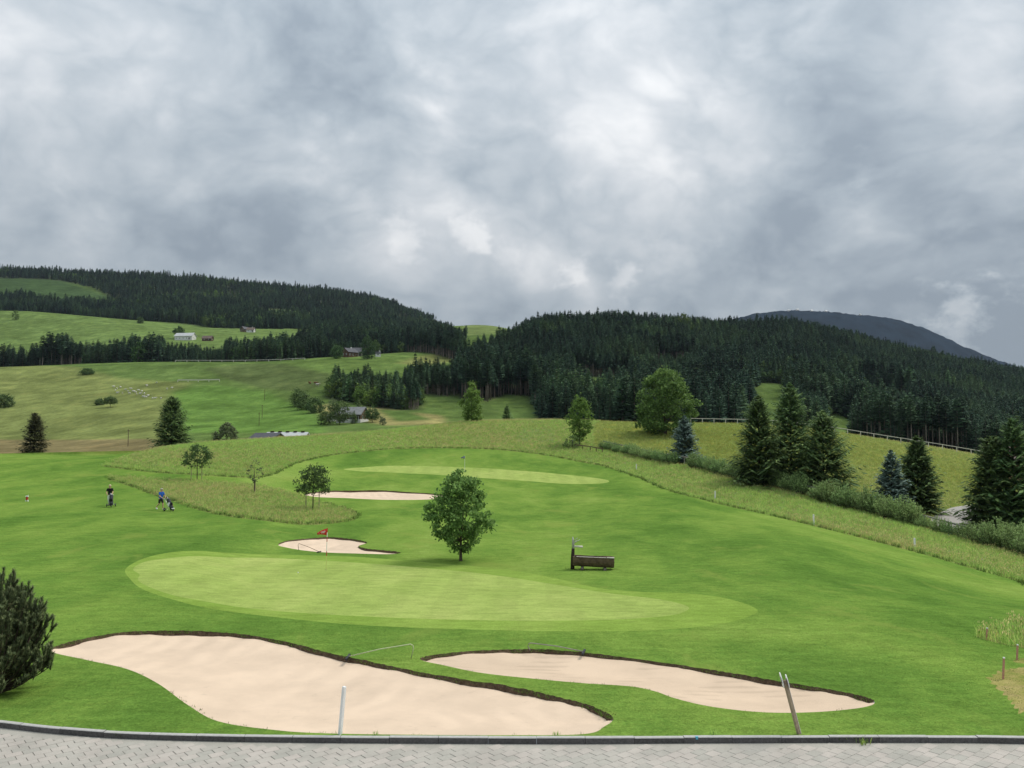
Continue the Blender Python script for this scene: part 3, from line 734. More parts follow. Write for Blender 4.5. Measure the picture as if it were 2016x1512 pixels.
for c_ in range(3): col[..., c_] = blur(blur(col[..., c_], 2, 0), 2, 1)
idx = np.arange(nu_ * nd_).reshape(nu_, nd_)
quads = np.stack([idx[:-1, :-1], idx[1:, :-1], idx[1:, 1:], idx[:-1, 1:]], -1).reshape(-1, 4)
me = np_mesh('pasture', np.stack([FX, D_, FZ], -1).reshape(-1, 3), quads, 'pasture')
ca = me.color_attributes.new('field', 'FLOAT_COLOR', 'POINT')
ca.data.foreach_set('color', np.concatenate([col.reshape(-1, 3), np.ones((nu_ * nd_, 1))], 1).astype(np.float32).ravel())
tag(link('pasture', me), kind='structure')

# distant mountain: a long rounded ridge of forest and alp
mu = np.linspace(1150, 2500, 240); md_ = np.linspace(3300, 5200, 60)
ridge = pchip([1150, 1350, 1440, 1500, 1560, 1620, 1690, 1750, 1800, 1860, 1900, 1960, 2016, 2200, 2500], [700, 655, 632, 618, 613, 615, 621, 627, 640, 663, 683, 707, 725, 750, 780], mu)
MU, MD = np.meshgrid(mu, md_, indexing='ij')
e_r = ((CV - ridge) / FPX); e_r = (np.sin(PITCH) + e_r * np.cos(PITCH)) / (np.cos(PITCH) - e_r * np.sin(PITCH))
s_ = np.clip(1 - np.abs(MD - 4200) / 1150, 0, 1); s_ = s_ * s_ * (3 - 2 * s_)
MX = (MU - CU) / FPX * MD
MZ = (ZC + e_r[:, None] * 4200) * s_ + 40 * (s_ * (1 - s_)) * wav(MX, MD, 0.006, 21) + 4 * wav(MX, MD, 0.05, 22) * s_ + rng.uniform(-3.5, 3.5, MX.shape) * s_ - 20 * (1 - s_)
idx = np.arange(MU.size).reshape(MU.shape)
quads = np.stack([idx[:-1, :-1], idx[1:, :-1], idx[1:, 1:], idx[:-1, 1:]], -1).reshape(-1, 4)
tag(link('mountain', np_mesh('mountain', np.stack([MX, MD, MZ], -1).reshape(-1, 3), quads, 'mountain_cover')), kind='structure')
def mount_z(u):
    i = int(np.argmin(abs(mu - u))); j = int(np.argmin(abs(md_ - 4120)))
    return Vector((MX[i, j], MD[i, j], MZ[i, j]))

# the air
hz = MB(); hz.box((0, 3900, 326), (15500, 8000, 672))
hm, t = new_mat('haze')
pv = t.node('ShaderNodeVolumePrincipled', {'Color': (.70, .82, 1.0), 'Density': 2.6e-5, 'Anisotropy': 0.2})
om = t.node('ShaderNodeOutputMaterial'); t.l.new(pv.outputs[0], om.inputs['Volume'])
tag(hz.build('haze', 'haze'), 'thin bluish haze over the whole valley', 'haze', None, 'stuff')

#PART2
# ------------------------------------------------------------------ pavement and kerb
pv_root = link('pavement', None); tag(pv_root, kind='structure')
bed = MB()
for i in range(len(kxs) - 1):
    a_, b_ = (kxs[i], kys[i] - .10), (kxs[i + 1], kys[i + 1] - .10)
    bed.face([(a_[0], 2.0, -.012), (b_[0], 2.0, -.012), (b_[0], b_[1], -.012), (a_[0], a_[1], -.012)])
bed.build('bedding', 'joint_grit', pv_root)
PL, PW, GAP, TH = 0.30, 0.21, 0.008, R(40)
ca_, sa_ = math.cos(TH), math.sin(TH)
def paver_verts(cx_, cy_, dz):
    ring = []
    for (s, z_) in ((0.0, -.05), (0.0, -.006), (.006, 0.0)):
        for (sx, sy) in ((-1, -1), (1, -1), (1, 1), (-1, 1)):
            lx, ly = sx * (PL / 2 - GAP / 2 - s), sy * (PW / 2 - GAP / 5 - s * .5)
            ring.append((cx_ + lx * ca_ - ly * sa_, cy_ + lx * sa_ + ly * ca_, z_ + dz))
    return ring
PF = [(0, 1, 5, 4), (1, 2, 6, 5), (2, 3, 7, 6), (3, 0, 4, 7), (4, 5, 9, 8), (5, 6, 10, 9), (6, 7, 11, 10), (7, 4, 8, 11), (8, 9, 10, 11)]
cand = []
for r_ in range(-130, 190):
    for c_ in range(-80, 90):
        lx, ly = (c_ + 0.5 * (r_ % 2)) * PL, r_ * PW
        x, y = lx * ca_ - ly * sa_, 16 + lx * sa_ + ly * ca_
        if abs(x) > 13.5 or y < 12.4 or y > 20: continue
        ke = float(kerb_y([x])[0]) - .14
        if y > ke - .02 - 0.12: continue
        cand.append((x, y, ke - y))
pm = MB(); pm.add(paver_verts(0, 0, 0), PF)
pmesh = pm.mesh('paver', 'paver')
vis = sorted([c_ for c_ in cand if abs(c_[0] / c_[1]) < 0.60 and c_[1] > 15.0], key=lambda c_: c_[2])
sel = vis[:300]; sels = set((c_[0], c_[1]) for c_ in sel)
rr_ = random.Random(3)
for c_ in sel:
    o = link('paver', pmesh, pv_root); o.location = (c_[0], c_[1], rr_.uniform(-.003, .003)); o.rotation_euler = (rr_.uniform(-.006, .006), rr_.uniform(-.006, .006), rr_.uniform(-.008, .008))
ps_ = MB()
for c_ in cand:
    if (c_[0], c_[1]) not in sels: ps_.add(paver_verts(c_[0], c_[1], rr_.uniform(-.003, .003)), PF)
tag(ps_.build('paver_field', 'paver', pv_root), kind='stuff')
# cut pavers against the kerb: a soldier row closes the edge
kr_root = link('kerb', None); tag(kr_root, kind='structure')
s_len = np.concatenate([[0], np.cumsum(np.hypot(np.diff(kxs), np.diff(kys)))])
def kerb_at(s):
    x = float(np.interp(s, s_len, kxs)); return x, float(kerb_y([x])[0])
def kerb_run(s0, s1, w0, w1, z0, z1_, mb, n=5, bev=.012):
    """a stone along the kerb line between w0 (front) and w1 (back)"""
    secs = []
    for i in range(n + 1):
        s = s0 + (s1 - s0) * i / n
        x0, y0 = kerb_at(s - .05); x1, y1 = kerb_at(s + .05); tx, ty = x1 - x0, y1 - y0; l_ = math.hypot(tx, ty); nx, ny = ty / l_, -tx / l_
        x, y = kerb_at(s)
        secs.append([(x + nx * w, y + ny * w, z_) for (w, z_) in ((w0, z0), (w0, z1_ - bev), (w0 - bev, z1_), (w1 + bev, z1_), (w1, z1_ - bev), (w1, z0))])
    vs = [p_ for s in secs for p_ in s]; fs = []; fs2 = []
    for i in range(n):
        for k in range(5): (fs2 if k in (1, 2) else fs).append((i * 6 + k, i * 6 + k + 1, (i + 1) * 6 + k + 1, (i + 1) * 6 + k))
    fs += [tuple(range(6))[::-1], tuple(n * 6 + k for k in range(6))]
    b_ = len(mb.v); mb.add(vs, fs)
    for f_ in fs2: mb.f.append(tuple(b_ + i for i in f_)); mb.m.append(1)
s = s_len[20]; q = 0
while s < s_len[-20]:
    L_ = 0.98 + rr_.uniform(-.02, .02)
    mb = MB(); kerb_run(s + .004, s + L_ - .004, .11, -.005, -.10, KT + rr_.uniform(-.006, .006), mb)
    o = mb.build('kerb_stone', ['kerb_stone', 'kerb_top_lit'], kr_root)
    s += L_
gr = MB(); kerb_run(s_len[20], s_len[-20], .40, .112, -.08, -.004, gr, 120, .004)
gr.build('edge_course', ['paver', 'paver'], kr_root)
mk = MB(); g_ = ground(1373, 1447.5)
x_ = at(1373, 17).x; yk = float(kerb_y([x_])[0]); mk.box((x_, yk - .112, .10), (.045, .006, .05)); mk.box((x_, yk - .09, KT + .004), (.06, .045, .006))
mk.build('paint_mark', 'daub_blue', kr_root)

# ------------------------------------------------------------------ small course furniture
def gpt(u, v, dmin=14.0): return ground(u, v, dmin)
def px2m(px, d): return px * d / FPX

# flagsticks
def flagstick(p_, h, flagmat, lean, label, stripes, flip):
    t_ = thing('flagstick', p_, label, 'flagstick', 'flagsticks on the greens')
    n_ = 9
    for i in range(n_ if stripes else 1):
        mb = MB(); z0, z1_ = h * i / (n_ if stripes else 1), h * (i + 1) / (n_ if stripes else 1)
        mb.tube([(lean * z0, 0, z0 + (.001 if i else -.15)), (lean * z1_, 0, z1_)], .019, 8)
        c_ = 'yellow_pole' if i < 3 and stripes else ('white_paint' if (not stripes or i in (4, 5, 7)) else 'red_paint')
        mb.build('pole_section', c_, t_)
    fl = MB(); L_, H_ = .52, .36; N = 8
    def fp(i, top):
        s = i / N; w = .035 * math.sin(s * 6.0) * s
        droop = -.12 * s * s - .02
        hh = H_ * (1 - .42 * s)
        z_ = h - .02 + droop - (.0 if top else hh) - (0.10 * s if top else -0.02 * s)
        return (lean * h + flip * s * L_, w, z_)
    vs = [fp(i, tp) for i in range(N + 1) for tp in (True, False)]
    fs = [(2 * i, 2 * i + 1, 2 * i + 3, 2 * i + 2) for i in range(N)]
    fl.add(vs, fs); o = fl.build('flag', flagmat, t_, True)
    sm = o.modifiers.new('thick', 'SOLIDIFY'); sm.thickness = .004
    # printed lines of lettering, too small to read
    def pt(s, r_):
        a_, b_ = Vector(fp(int(s * N), True)), Vector(fp(int(s * N), False)); a2, b2 = Vector(fp(min(N, int(s * N) + 1), True)), Vector(fp(min(N, int(s * N) + 1), False)); w_ = s * N - int(s * N)
        return (a_.lerp(a2, w_)).lerp(b_.lerp(b2, w_), r_) + Vector((0, -.006, 0))
    pr = MB()
    for (s0, s1, r0, r1) in ((.20, .40, .30, .42), (.43, .58, .31, .43), (.61, .84, .32, .46), (.28, .52, .56, .67), (.55, .80, .56, .69)):
        pr.face([pt(s0, r0), pt(s1, r0), pt(s1, r1), pt(s0, r1)])
    pr.build('print', 'white_paint', o)
    return t_
fp_ = gpt(642, 1122)
flagstick(fp_, 2.15, 'flag_red', .018, 'flagstick with red flag on the near putting green', True, -1)
fq = at(915, 112)
flagstick(fq, 2.15, 'flag_blue', 0, 'flagstick with blue flag on the distant upper green', False, -1)
cup = thing('golf_cup', fp_ + Vector((0, 0, .003)), 'small dark hole at the foot of the red-flagged stick', 'hole')
mb = MB(); mb.tube([(0, 0, -.1), (0, 0, .0)], .054, 14); mb.build('liner', 'black_plastic', cup)
mb = MB(); b_ = gpt(587, 1128.5); mb.ellip((0, 0, .03), (.03, .03, .03), 10, 8)
o = mb.build('golf_ball', 'white_paint', None, True); o.location = b_; tag(o, 'white golf ball lying on the near putting green', 'golf ball')

# bunker rakes
def rake(head, end, up, label, mat_h, hmat, hw=.30, bend=.28):
    h_, e_ = Vector(head), Vector(end)
    root = thing('bunker_rake', h_, label, 'rake', 'rakes left at the bunkers')
    e_ = e_ - h_; d = e_.normalized()
    mb = MB(); side = Vector((-d.y, d.x, 0)).normalized()
    yaw = math.atan2(side.y, side.x)
    mb.box((0, 0, .05), (hw * 2, .055, .05), Matrix.Rotation(yaw, 3, 'Z')); o = mb.build('rake_head', hmat, root)
    for i in range(9):
        tb = MB(); q_ = side * (hw * (i / 4 - 1) * .95); tb.box((q_.x, q_.y, .012), (.014, .014, .05), None, 0, .6)
        tb.build('tine', hmat, o)
    hb = MB()
    top = e_ + Vector((0, 0, up))
    hb.tube([(0, 0, .06), top * .5 + Vector((0, 0, .06)), top, top + d * .06 + Vector((0, 0, -.03)), top + d * .085 + Vector((0, 0, -.10)), e_ + d * .02 + Vector((0, 0, .01))], .0145, 7)
    hb.build('handle', mat_h, root, True)
    return root
rake(gpt(685, 1297), gpt(808, 1297), .40, 'bunker rake with pale bent handle beside the large front bunker', 'rail_olive', 'black_plastic', .26)
rake(gpt(1149, 1287), gpt(1045, 1281), .22, 'bunker rake with grey handle lying along the right front bunker', 'wood_grey', 'dark_grey_fabric', .24)
rake(gpt(628, 1088), gpt(589, 1084), .42, 'bunker rake with rusty handle in the bunker behind the green', 'rail_rust', 'black_plastic', .24)

# white post and leaning sign by the kerb
g_ = at(671, 17.35); g_.y = float(kerb_y([g_.x])[0]) + .10
root = thing('white_post', (g_.x, g_.y, .08), 'white square wooden post beside the kerb in front of the large bunker', 'post')
mb = MB(); rm = Matrix.Rotation(R(4.5), 3, 'Y') @ Matrix.Rotation(R(56), 3, 'Z')
mb.box(rm @ Vector((0, 0, .45)), (.062, .062, 1.0), rm); mb.build('shaft', 'white_paint', root)
mb = MB(); mb.box(rm @ Vector((0, 0, .956)), (.066, .066, .022), rm, 0, .8); mb.build('cap', 'white_paint', root)
g_ = at(1571, 17.35); g_.y = float(kerb_y([g_.x])[0]) + .10
root = thing('leaning_sign', (g_.x, g_.y, .08), 'leaning wooden post with white round sign beside the kerb', 'sign')
rm = Matrix.Rotation(R(-14), 3, 'Y') @ Matrix.Rotation(R(30), 3, 'Z')
mb = MB(); mb.box(rm @ Vector((0, 0, .52)), (.07, .055, 1.2), rm); mb.build('shaft', 'wood_stake', root)
mb = MB(); mb.box(rm @ Vector((.0375, -.001, .52)), (.006, .054, 1.18), rm); mb.build('edge_strip', 'white_paint', root)
rm2 = Matrix.Rotation(R(-14), 3, 'Y') @ Matrix.Rotation(R(-99), 3, 'Z')
for (dx, lab) in ((-.06, 0), (.045, 1)):
    mb = MB(); c_ = rm @ Vector((0, 0, 1.13 - .04 * lab)); n_ = rm2 @ Vector((0, -1, 0))
    c_ = c_ + n_ * (-dx)
    mb.tube([c_ - n_ * .008, c_ + n_ * .008], .155 - .02 * lab, 24)
    o = mb.build('sign_disc', 'white_paint', root)
    for k in range(3):
        q_ = MB(); a_ = rm2 @ Vector((.06 * (k - 1), 0, .02 * (k - 1)))
        q_.box(c_ + n_ * .0095 + a_, (.03, .002, .12), rm2); q_.box(c_ - n_ * .0095 + a_, (.03, .002, .12), rm2)
        q_.build('mark', 'black_plastic', o)

# red-tipped stakes at the pond
for (u, v, h, lab) in ((1976, 1337, .52, 'faded red stake with pale top on the worn patch'), (2003, 1299, .40, 'thin faded red stake on the straw patch by the pond'), (1943, 1259, .34, 'faded red stake in the long grass of the pond bank')):
    g_ = gpt(u, v)
    root = thing('hazard_stake', g_, lab, 'stake', 'hazard stakes by the pond')
    mb = MB(); mb.box((0, 0, h / 2 - .05), (.038, .038, h + .1), Matrix.Rotation(R(4), 3, 'Y')); mb.build('shaft', 'pink_stake', root)
    mb = MB(); mb.box((.035 * h + .005, 0, h + .012), (.040, .040, .03)); mb.build('tip', 'white_paint', root)
# white out-of-bounds stakes along the rough
for (u, v, lab) in ((1127, 876, 'at the sapling end of the rough'), (1253, 926, 'below the hedge end'), (1408, 983, 'below the blue spruce by the big maple'), (1602, 1033, 'below the three tall spruces'), (1801, 1082, 'below the pair of mixed spruces')):
    g_ = gpt(u, v)
    root = thing('boundary_stake', g_, 'short white boundary stake ' + lab, 'stake', 'boundary stakes along the rough')
    mb = MB(); mb.box((0, 0, .33), (.12, .07, .94)); mb.build('shaft', 'white_paint', root)
    mb = MB(); mb.box((0, 0, .825), (.122, .072, .05), None, 0, .5); mb.build('tip', 'white_paint', root)
# red and white distance marker
g_ = gpt(53, 987)
root = thing('distance_marker', g_, 'small red and white marker standing on the open fairway', 'marker'); root.scale = (.68,) * 3
mb = MB(); mb.box((0, 0, .38), (.24, .16, .42), None, 0, .8); mb.build('body', 'red_paint', root)
for sx in (-1, 1):
    mb = MB(); mb.tube([(sx * .09, 0, .2), (sx * .15, -.02, -.04)], [.06, .075], 8); mb.build('foot', 'white_paint', root)
mb = MB(); mb.box((0, 0, .645), (.34, .17, .12), None, 0, .85); mb.build('cap', 'white_paint', root)
mb = MB(); mb.tube([(.10, 0, .68), (.17, 0, .83)], [.035, .02], 6); mb.build('knob', 'white_paint', root)

# wooden log fountain
g_ = gpt(1168, 1121)
root = thing('log_fountain', g_, 'hollowed log water trough with branched wooden spout post', 'fountain')
root.rotation_euler = (0, R(1.5), R(-6)); root.scale = (1.1, 1.08, 1.2)
tr = MB(); L_ = 1.95; N = 18; prof_ = []
ang = [math.pi * (0.12 + 0.76 * i / 10) for i in range(11)]
outer = [(-.30 * math.cos(a_ + .0) * 1.0, .30 - .30 * math.sin(a_) * 1.0) for a_ in ang]
outer = [(-.31, .46)] + [(-.31 * math.cos(math.pi * i / 10), .31 - .29 * math.sin(math.pi * i / 10)) for i in range(11)] + [(.31, .46)]
inner = [(.22, .46)] + [(.22 * math.cos(math.pi * i / 10), .32 - .18 * math.sin(math.pi * i / 10)) for i in range(11)] + [(-.22, .46)]
ringp = outer + inner; nr = len(ringp); rq = random.Random(5); vs = []
xs_ = [-L_ / 2 + L_ * i / N for i in range(N + 1)]
for x in xs_:
    for (y, z_) in ringp: vs.append((x, y + rq.uniform(-.012, .012), .09 + z_ + rq.uniform(-.012, .012)))
fs = [(i * nr + k, i * nr + (k + 1) % nr, (i + 1) * nr + (k + 1) % nr, (i + 1) * nr + k) for i in range(N) for k in range(nr)]
tr.add(vs, fs)
no = len(outer)
for i in (0, N):
    for k in range(no - 1):
        a_, b_, c_, d_ = i * nr + k, i * nr + k + 1, i * nr + nr - 2 - k, i * nr + nr - 1 - k
        tr.f.append((a_, b_, c_, d_)); tr.m.append(0)
to = tr.build('trough', 'wood_brown', root)
for sx in (-1, 1):
    mb = MB(); mb.box((sx * (L_ / 2 - .05), 0, .37), (.10, .50, .36)); mb.build('end_board', 'wood_brown', to)
mb = MB(); mb.box((.80, -.265, .565), (.34, .09, .03)); mb.box((-.1, -.262, .555), (1.4, .07, .012)); mb.build('rim_board', 'wood_pale', to)
mb = MB(); mb.box((0, 0, .50), (1.72, .43, .01)); mb.build('water', 'window_glass', to)
for x in (-.52, .55):
    mb = MB(); mb.tube([(x, -.42, .045), (x, .42, .045)], .07, 12); mb.build('support_log', 'stone_log', root, True)
mb = MB(); mb.tube([(-.98, 0, -.1), (-.98, 0, .5), (-.97, 0, .86)], [.10, .09, .075], 10); mb.tube([(-.97, 0, .86), (-.98, .0, 1.15), (-1.0, 0, 1.36)], [.06, .05, .02], 8, 1)
mb.build('post', ['wood_dark', 'wood_silver'], root, True)
for (pts_, rad) in (([(-.97, 0, 1.08), (-.80, 0, 1.18), (-.66, .03, 1.25)], .022), ([(-.98, 0, 1.16), (-.86, -.05, 1.26), (-.78, -.08, 1.33)], .018), ([(-.97, 0, 1.0), (-.9, .05, 1.12), (-.83, .1, 1.2)], .016)):
    mb = MB(); mb.tube(pts_, [rad, rad * .8, rad * .5], 7); mb.build('branch', 'wood_silver', root, True)
mb = MB(); mb.tube([(-.97, 0, .95), (-.70, 0, .955), (-.52, 0, .95)], [.035, .045, .045], 10); mb.build('spout', 'wood_pale', root, True)

# ------------------------------------------------------------------ people
def skin_mesh(name, verts, edges, rads, mat, sub=1, root_i=0):
    me = bpy.data.meshes.new(name); me.from_pydata([tuple(v) for v in verts], edges, [])
    o = bpy.data.objects.new(name, me); COL.objects.link(o)
    o.modifiers.new('skin', 'SKIN').use_smooth_shade = True
    for i, d in enumerate(me.skin_vertices[0].data):
        r_ = rads[i]; d.radius = (r_, r_) if not isinstance(r_, tuple) else r_
        d.use_root = (i == root_i)
    o.modifiers.new('sub', 'SUBSURF').levels = sub
    dg = bpy.context.evaluated_depsgraph_get()
    m2 = bpy.data.meshes.new_from_object(o.evaluated_get(dg))
    m2.materials.clear(); m2.materials.append(MATS[mat])
    bpy.data.objects.remove(o)
    return m2
def person(loc, rz, label, legs, hands, shirt, lower, hair, long_lower, shoe):
    root = thing('person', loc, label, 'person', 'golfers on the fairway', rz)
    J = {'pel': (0, 0, .93), 'sp': (0, .02, 1.12), 'ch': (0, .05, 1.32), 'nk': (0, .07, 1.47), 'h0': (0, .09, 1.55), 'h1': (0, .10, 1.68)}
    V = [J['pel'], J['sp'], J['ch'], J['nk'], J['h0'], J['h1']]; Rr = [.125, .105, .125, .052, .078, .088]
    Ed = [(0, 1), (1, 2), (2, 3), (3, 4), (4, 5)]
    arms = []; lg = []
    for s in (-1, 1):
        sh = Vector((s * .185, .05, 1.40)); hd = Vector(hands[0 if s < 0 else 1]); mid = (sh + hd) / 2 + Vector((s * .07, -.05, -.09))
        b_ = len(V); V += [sh, mid, hd - (hd - mid).normalized() * .10, hd]; Rr += [.058, .043, .031, (.036, .022)]; Ed += [(2, b_), (b_, b_ + 1), (b_ + 1, b_ + 2), (b_ + 2, b_ + 3)]
        arms.append((sh, mid, hd))
        kn, an = Vector(legs[0 if s < 0 else 1][0]), Vector(legs[0 if s < 0 else 1][1]); hp = Vector((s * .095, 0, .88)); toe = Vector(legs[0 if s < 0 else 1][2])
        b_ = len(V); V += [hp, kn, an, toe]; Rr += [.095, .06, .038, .03]; Ed += [(0, b_), (b_, b_ + 1), (b_ + 1, b_ + 2), (b_ + 2, b_ + 3)]
        lg.append((hp, kn, an, toe))
    bm_ = skin_mesh('body', V, Ed, Rr, 'skin', 2)
    body = link('body', bm_, root)
    # five fingers on each hand, closed round the handle
    fb = bmesh.new(); fb.from_mesh(bm_); extra = MB()
    for (sh, mid, hd), s in zip(arms, (-1, 1)):
        f_ = (hd - mid).normalized(); side = Vector((1, 0, 0)); dn = Vector((0, 0, -1))
        for i, ln in enumerate((.07, .078, .074, .058)):
            b_ = hd + side * (.030 - .02 * i) * s + f_ * .01
            extra.tube([b_, b_ + f_ * ln * .5, b_ + f_ * ln * .75 + dn * .025, b_ + f_ * ln * .45 + dn * .045], [.0095, .009, .0085, .007], 6)
        b_ = hd - side * .03 * s - f_ * .03
        extra.tube([b_, b_ - side * .02 * s + f_ * .03, b_ - side * .012 * s + f_ * .055 + dn * .02], [.011, .010, .008], 6)
    nose = Vector((0, .19, 1.615)); extra.ellip(nose, (.016, .022, .026), 8, 6)
    for s in (-1, 1): extra.ellip((s * .088, .09, 1.62), (.014, .026, .034), 8, 6)
    fb.from_mesh(extra.mesh('x', 'skin', True)); fb.to_mesh(bm_); fb.free()
    for s in (-1, 1):
        mb = MB(); mb.ellip((s * .032, .176, 1.635), (.012, .008, .008), 8, 6); mb.build('eye', 'black_plastic', body, True)
    mb = MB(); mb.box((0, .181, 1.565), (.05, .008, .010)); mb.build('mouth', 'pink_stake', body)
    mb = MB(); mb.ellip((0, .082, 1.688), (.102, .112, .085), 14, 9); mb.ellip((0, .045, 1.63), (.098, .085, .10), 12, 8); mb.build('hair', hair, body, True)
    # clothes
    sv = [(0, 0, .86), (0, 0, .96), (0, .02, 1.12), (0, .05, 1.32), (0, .068, 1.44)]; sr = [.165, .165, .155, .175, .085]; se = [(0, 1), (1, 2), (2, 3), (3, 4)]
    for (sh, mid, hd) in arms:
        b_ = len(sv); sv += [sh, sh.lerp(mid, .75)]; sr += [.075, .066]; se += [(3, b_), (b_, b_ + 1)]
    link('shirt', skin_mesh('shirt', sv, se, sr, shirt, 2), root)
    lv = [(0, 0, .99), (0, 0, .90)]; lr = [.145, .15]; le = [(0, 1)]
    for (hp, kn, an, toe) in lg:
        b_ = len(lv)
        if long_lower: lv += [hp, kn, kn.lerp(an, .92)]; lr += [.115, .08, .065]; le += [(1, b_), (b_, b_ + 1), (b_ + 1, b_ + 2)]
        else: lv += [hp, hp.lerp(kn, .6), hp.lerp(kn, .98)]; lr += [.115, .10, .09]; le += [(1, b_), (b_, b_ + 1), (b_ + 1, b_ + 2)]
    link('trousers' if long_lower else 'shorts', skin_mesh('lower', lv, le, lr, lower, 2), root)
    for (hp, kn, an, toe) in lg:
        mb = MB(); d = (toe - an); d.z = 0; yaw = math.atan2(d.y, d.x)
        rm_ = Matrix.Rotation(yaw, 3, 'Z') @ Matrix.Rotation(0, 3, 'Y')
        ctr = an.lerp(toe, .55); ctr.z = min(an.z, toe.z) + .01
        pit = math.atan2(an.z - .085 - toe.z + .03, .2) if an.z > .12 else 0
        mb.ellip(ctr + Vector((0, 0, -.005)), (.15, .052, .055), 12, 8, 0, Matrix.Rotation(yaw, 3, 'Z') @ Matrix.Rotation(pit, 3, 'Y'))
        mb.build('shoe', shoe, root, True)
    return root
def trolley(loc, rz, label, towel):
    root = thing('golf_trolley', loc, label, 'golf trolley', 'golf trolleys pushed by the golfers', rz)
    def wheel(c_, r_, w_):
        mb = MB(); mb.tube([(c_[0] - w_ / 2, c_[1], c_[2]), (c_[0] - w_ / 4, c_[1], c_[2]), (c_[0] + w_ / 4, c_[1], c_[2]), (c_[0] + w_ / 2, c_[1], c_[2])], [r_ * .86, r_, r_, r_ * .86], 18)
        o = mb.build('wheel', 'black_plastic', root, True)
        mb = MB(); mb.tube([(c_[0] - w_ / 2 - .006, c_[1], c_[2]), (c_[0] + w_ / 2 + .006, c_[1], c_[2])], r_ * .5, 12); mb.build('rim', 'metal_grey', o)
    wheel((-.33, 0, .14), .14, .06); wheel((.33, 0, .14), .14, .06); wheel((0, .62, .11), .11, .06)
    fr = MB()
    fr.tube([(-.33, 0, .14), (.33, 0, .14)], .014, 7); fr.tube([(0, .62, .11), (0, .30, .22), (0, 0, .42), (0, -.25, .78), (0, -.42, .95)], .018, 8)
    fr.tube([(-.33, 0, .14), (0, .12, .34)], .014, 7); fr.tube([(.33, 0, .14), (0, .12, .34)], .014, 7); fr.tube([(-.20, -.42, .95), (.20, -.42, .95)], .020, 8)
    fr.build('frame', 'metal_grey', root, True)
    d = Vector((0, -.52, .80)).normalized(); b0_ = Vector((0, .50, .20))
    bg = MB(); bg.tube([b0_, b0_ + d * .12, b0_ + d * .5, b0_ + d * .84, b0_ + d * .88], [.14, .155, .135, .15, .14], 14)
    bo = bg.build('bag', 'dark_grey_fabric', root, True)
    mb = MB(); mb.ellip(b0_ + d * .34 + Vector((0, .13, .07)), (.10, .07, .17), 10, 8); mb.build('pocket', 'black_fabric', bo, True)
    mb = MB(); mb.ellip(b0_ + d * .40 + Vector((.13, 0, .0)), (.05, .06, .18), 10, 8); mb.build('side_pocket', 'white_fabric' if not towel else 'black_fabric', bo, True)
    if not towel:
        mb = MB(); mb.ellip(b0_ + d * .22 + Vector((-.13, 0, 0)), (.04, .08, .14), 10, 8); mb.build('strap_pad', 'orange_fabric', bo, True)
        mb = MB(); mb.box(b0_ + Vector((0, .12, .02)), (.22, .14, .06)); mb.build('base_cuff', 'white_paint', bo)
    rq = random.Random(9 if towel else 4)
    for k in range(8):
        a_ = b0_ + d * .86 + Vector((rq.uniform(-.09, .09), rq.uniform(-.06, .06), 0)); e_ = a_ + d * rq.uniform(.10, .26)
        mb = MB(); mb.tube([a_, e_], .006, 5); mb.ellip(e_ + Vector((.02, 0, .0)), (.045, .025, .022) if k > 2 else (.055, .05, .045), 8, 6)
        mb.build('club', ('metal_grey' if k > 2 else ('white_paint' if k == 0 else 'black_plastic')), bo, True)
    return root
g_ = gpt(211, 997)
yaw1 = R(200)
person(g_ + Vector((-.06, .55, .03)), yaw1, 'person in black top and white trousers pushing a trolley', (((-.09, .12, .50), (-.09, .04, .09), (-.09, .19, .035)), ((.09, -.02, .49), (.09, -.20, .12), (.10, -.06, .04))), ((-.17, .42, .98), (.17, .42, .98)), 'black_fabric', 'white_fabric', 'hair_blond', True, 'black_fabric')
trolley(g_ + Vector((.46, -.28, .0)), R(206), 'dark golf trolley pushed by the person in white trousers', True)
g_ = gpt(316, 1004)
yaw2 = R(-118)
fw = Vector((-math.sin(yaw2), math.cos(yaw2), 0))
person(g_ + Vector((0, .0, .03)), yaw2, 'person in blue shirt and dark shorts walking with a trolley', (((-.09, .16, .50), (-.09, .17, .09), (-.09, .32, .035)), ((.09, -.06, .49), (.09, -.38, .24), (.10, -.33, .08))), ((-.15, .44, .97), (.17, .44, .97)), 'blue_fabric', 'shorts_fabric', 'hair_grey', False, 'white_fabric')
trolley(Vector((g_.x, g_.y, 0)) + fw * .86 + Vector((0, 0, z1(g_.x + fw.x * .86, g_.y + fw.y * .86))), yaw2, 'golf trolley with white and orange bag pushed by the person in blue', False)
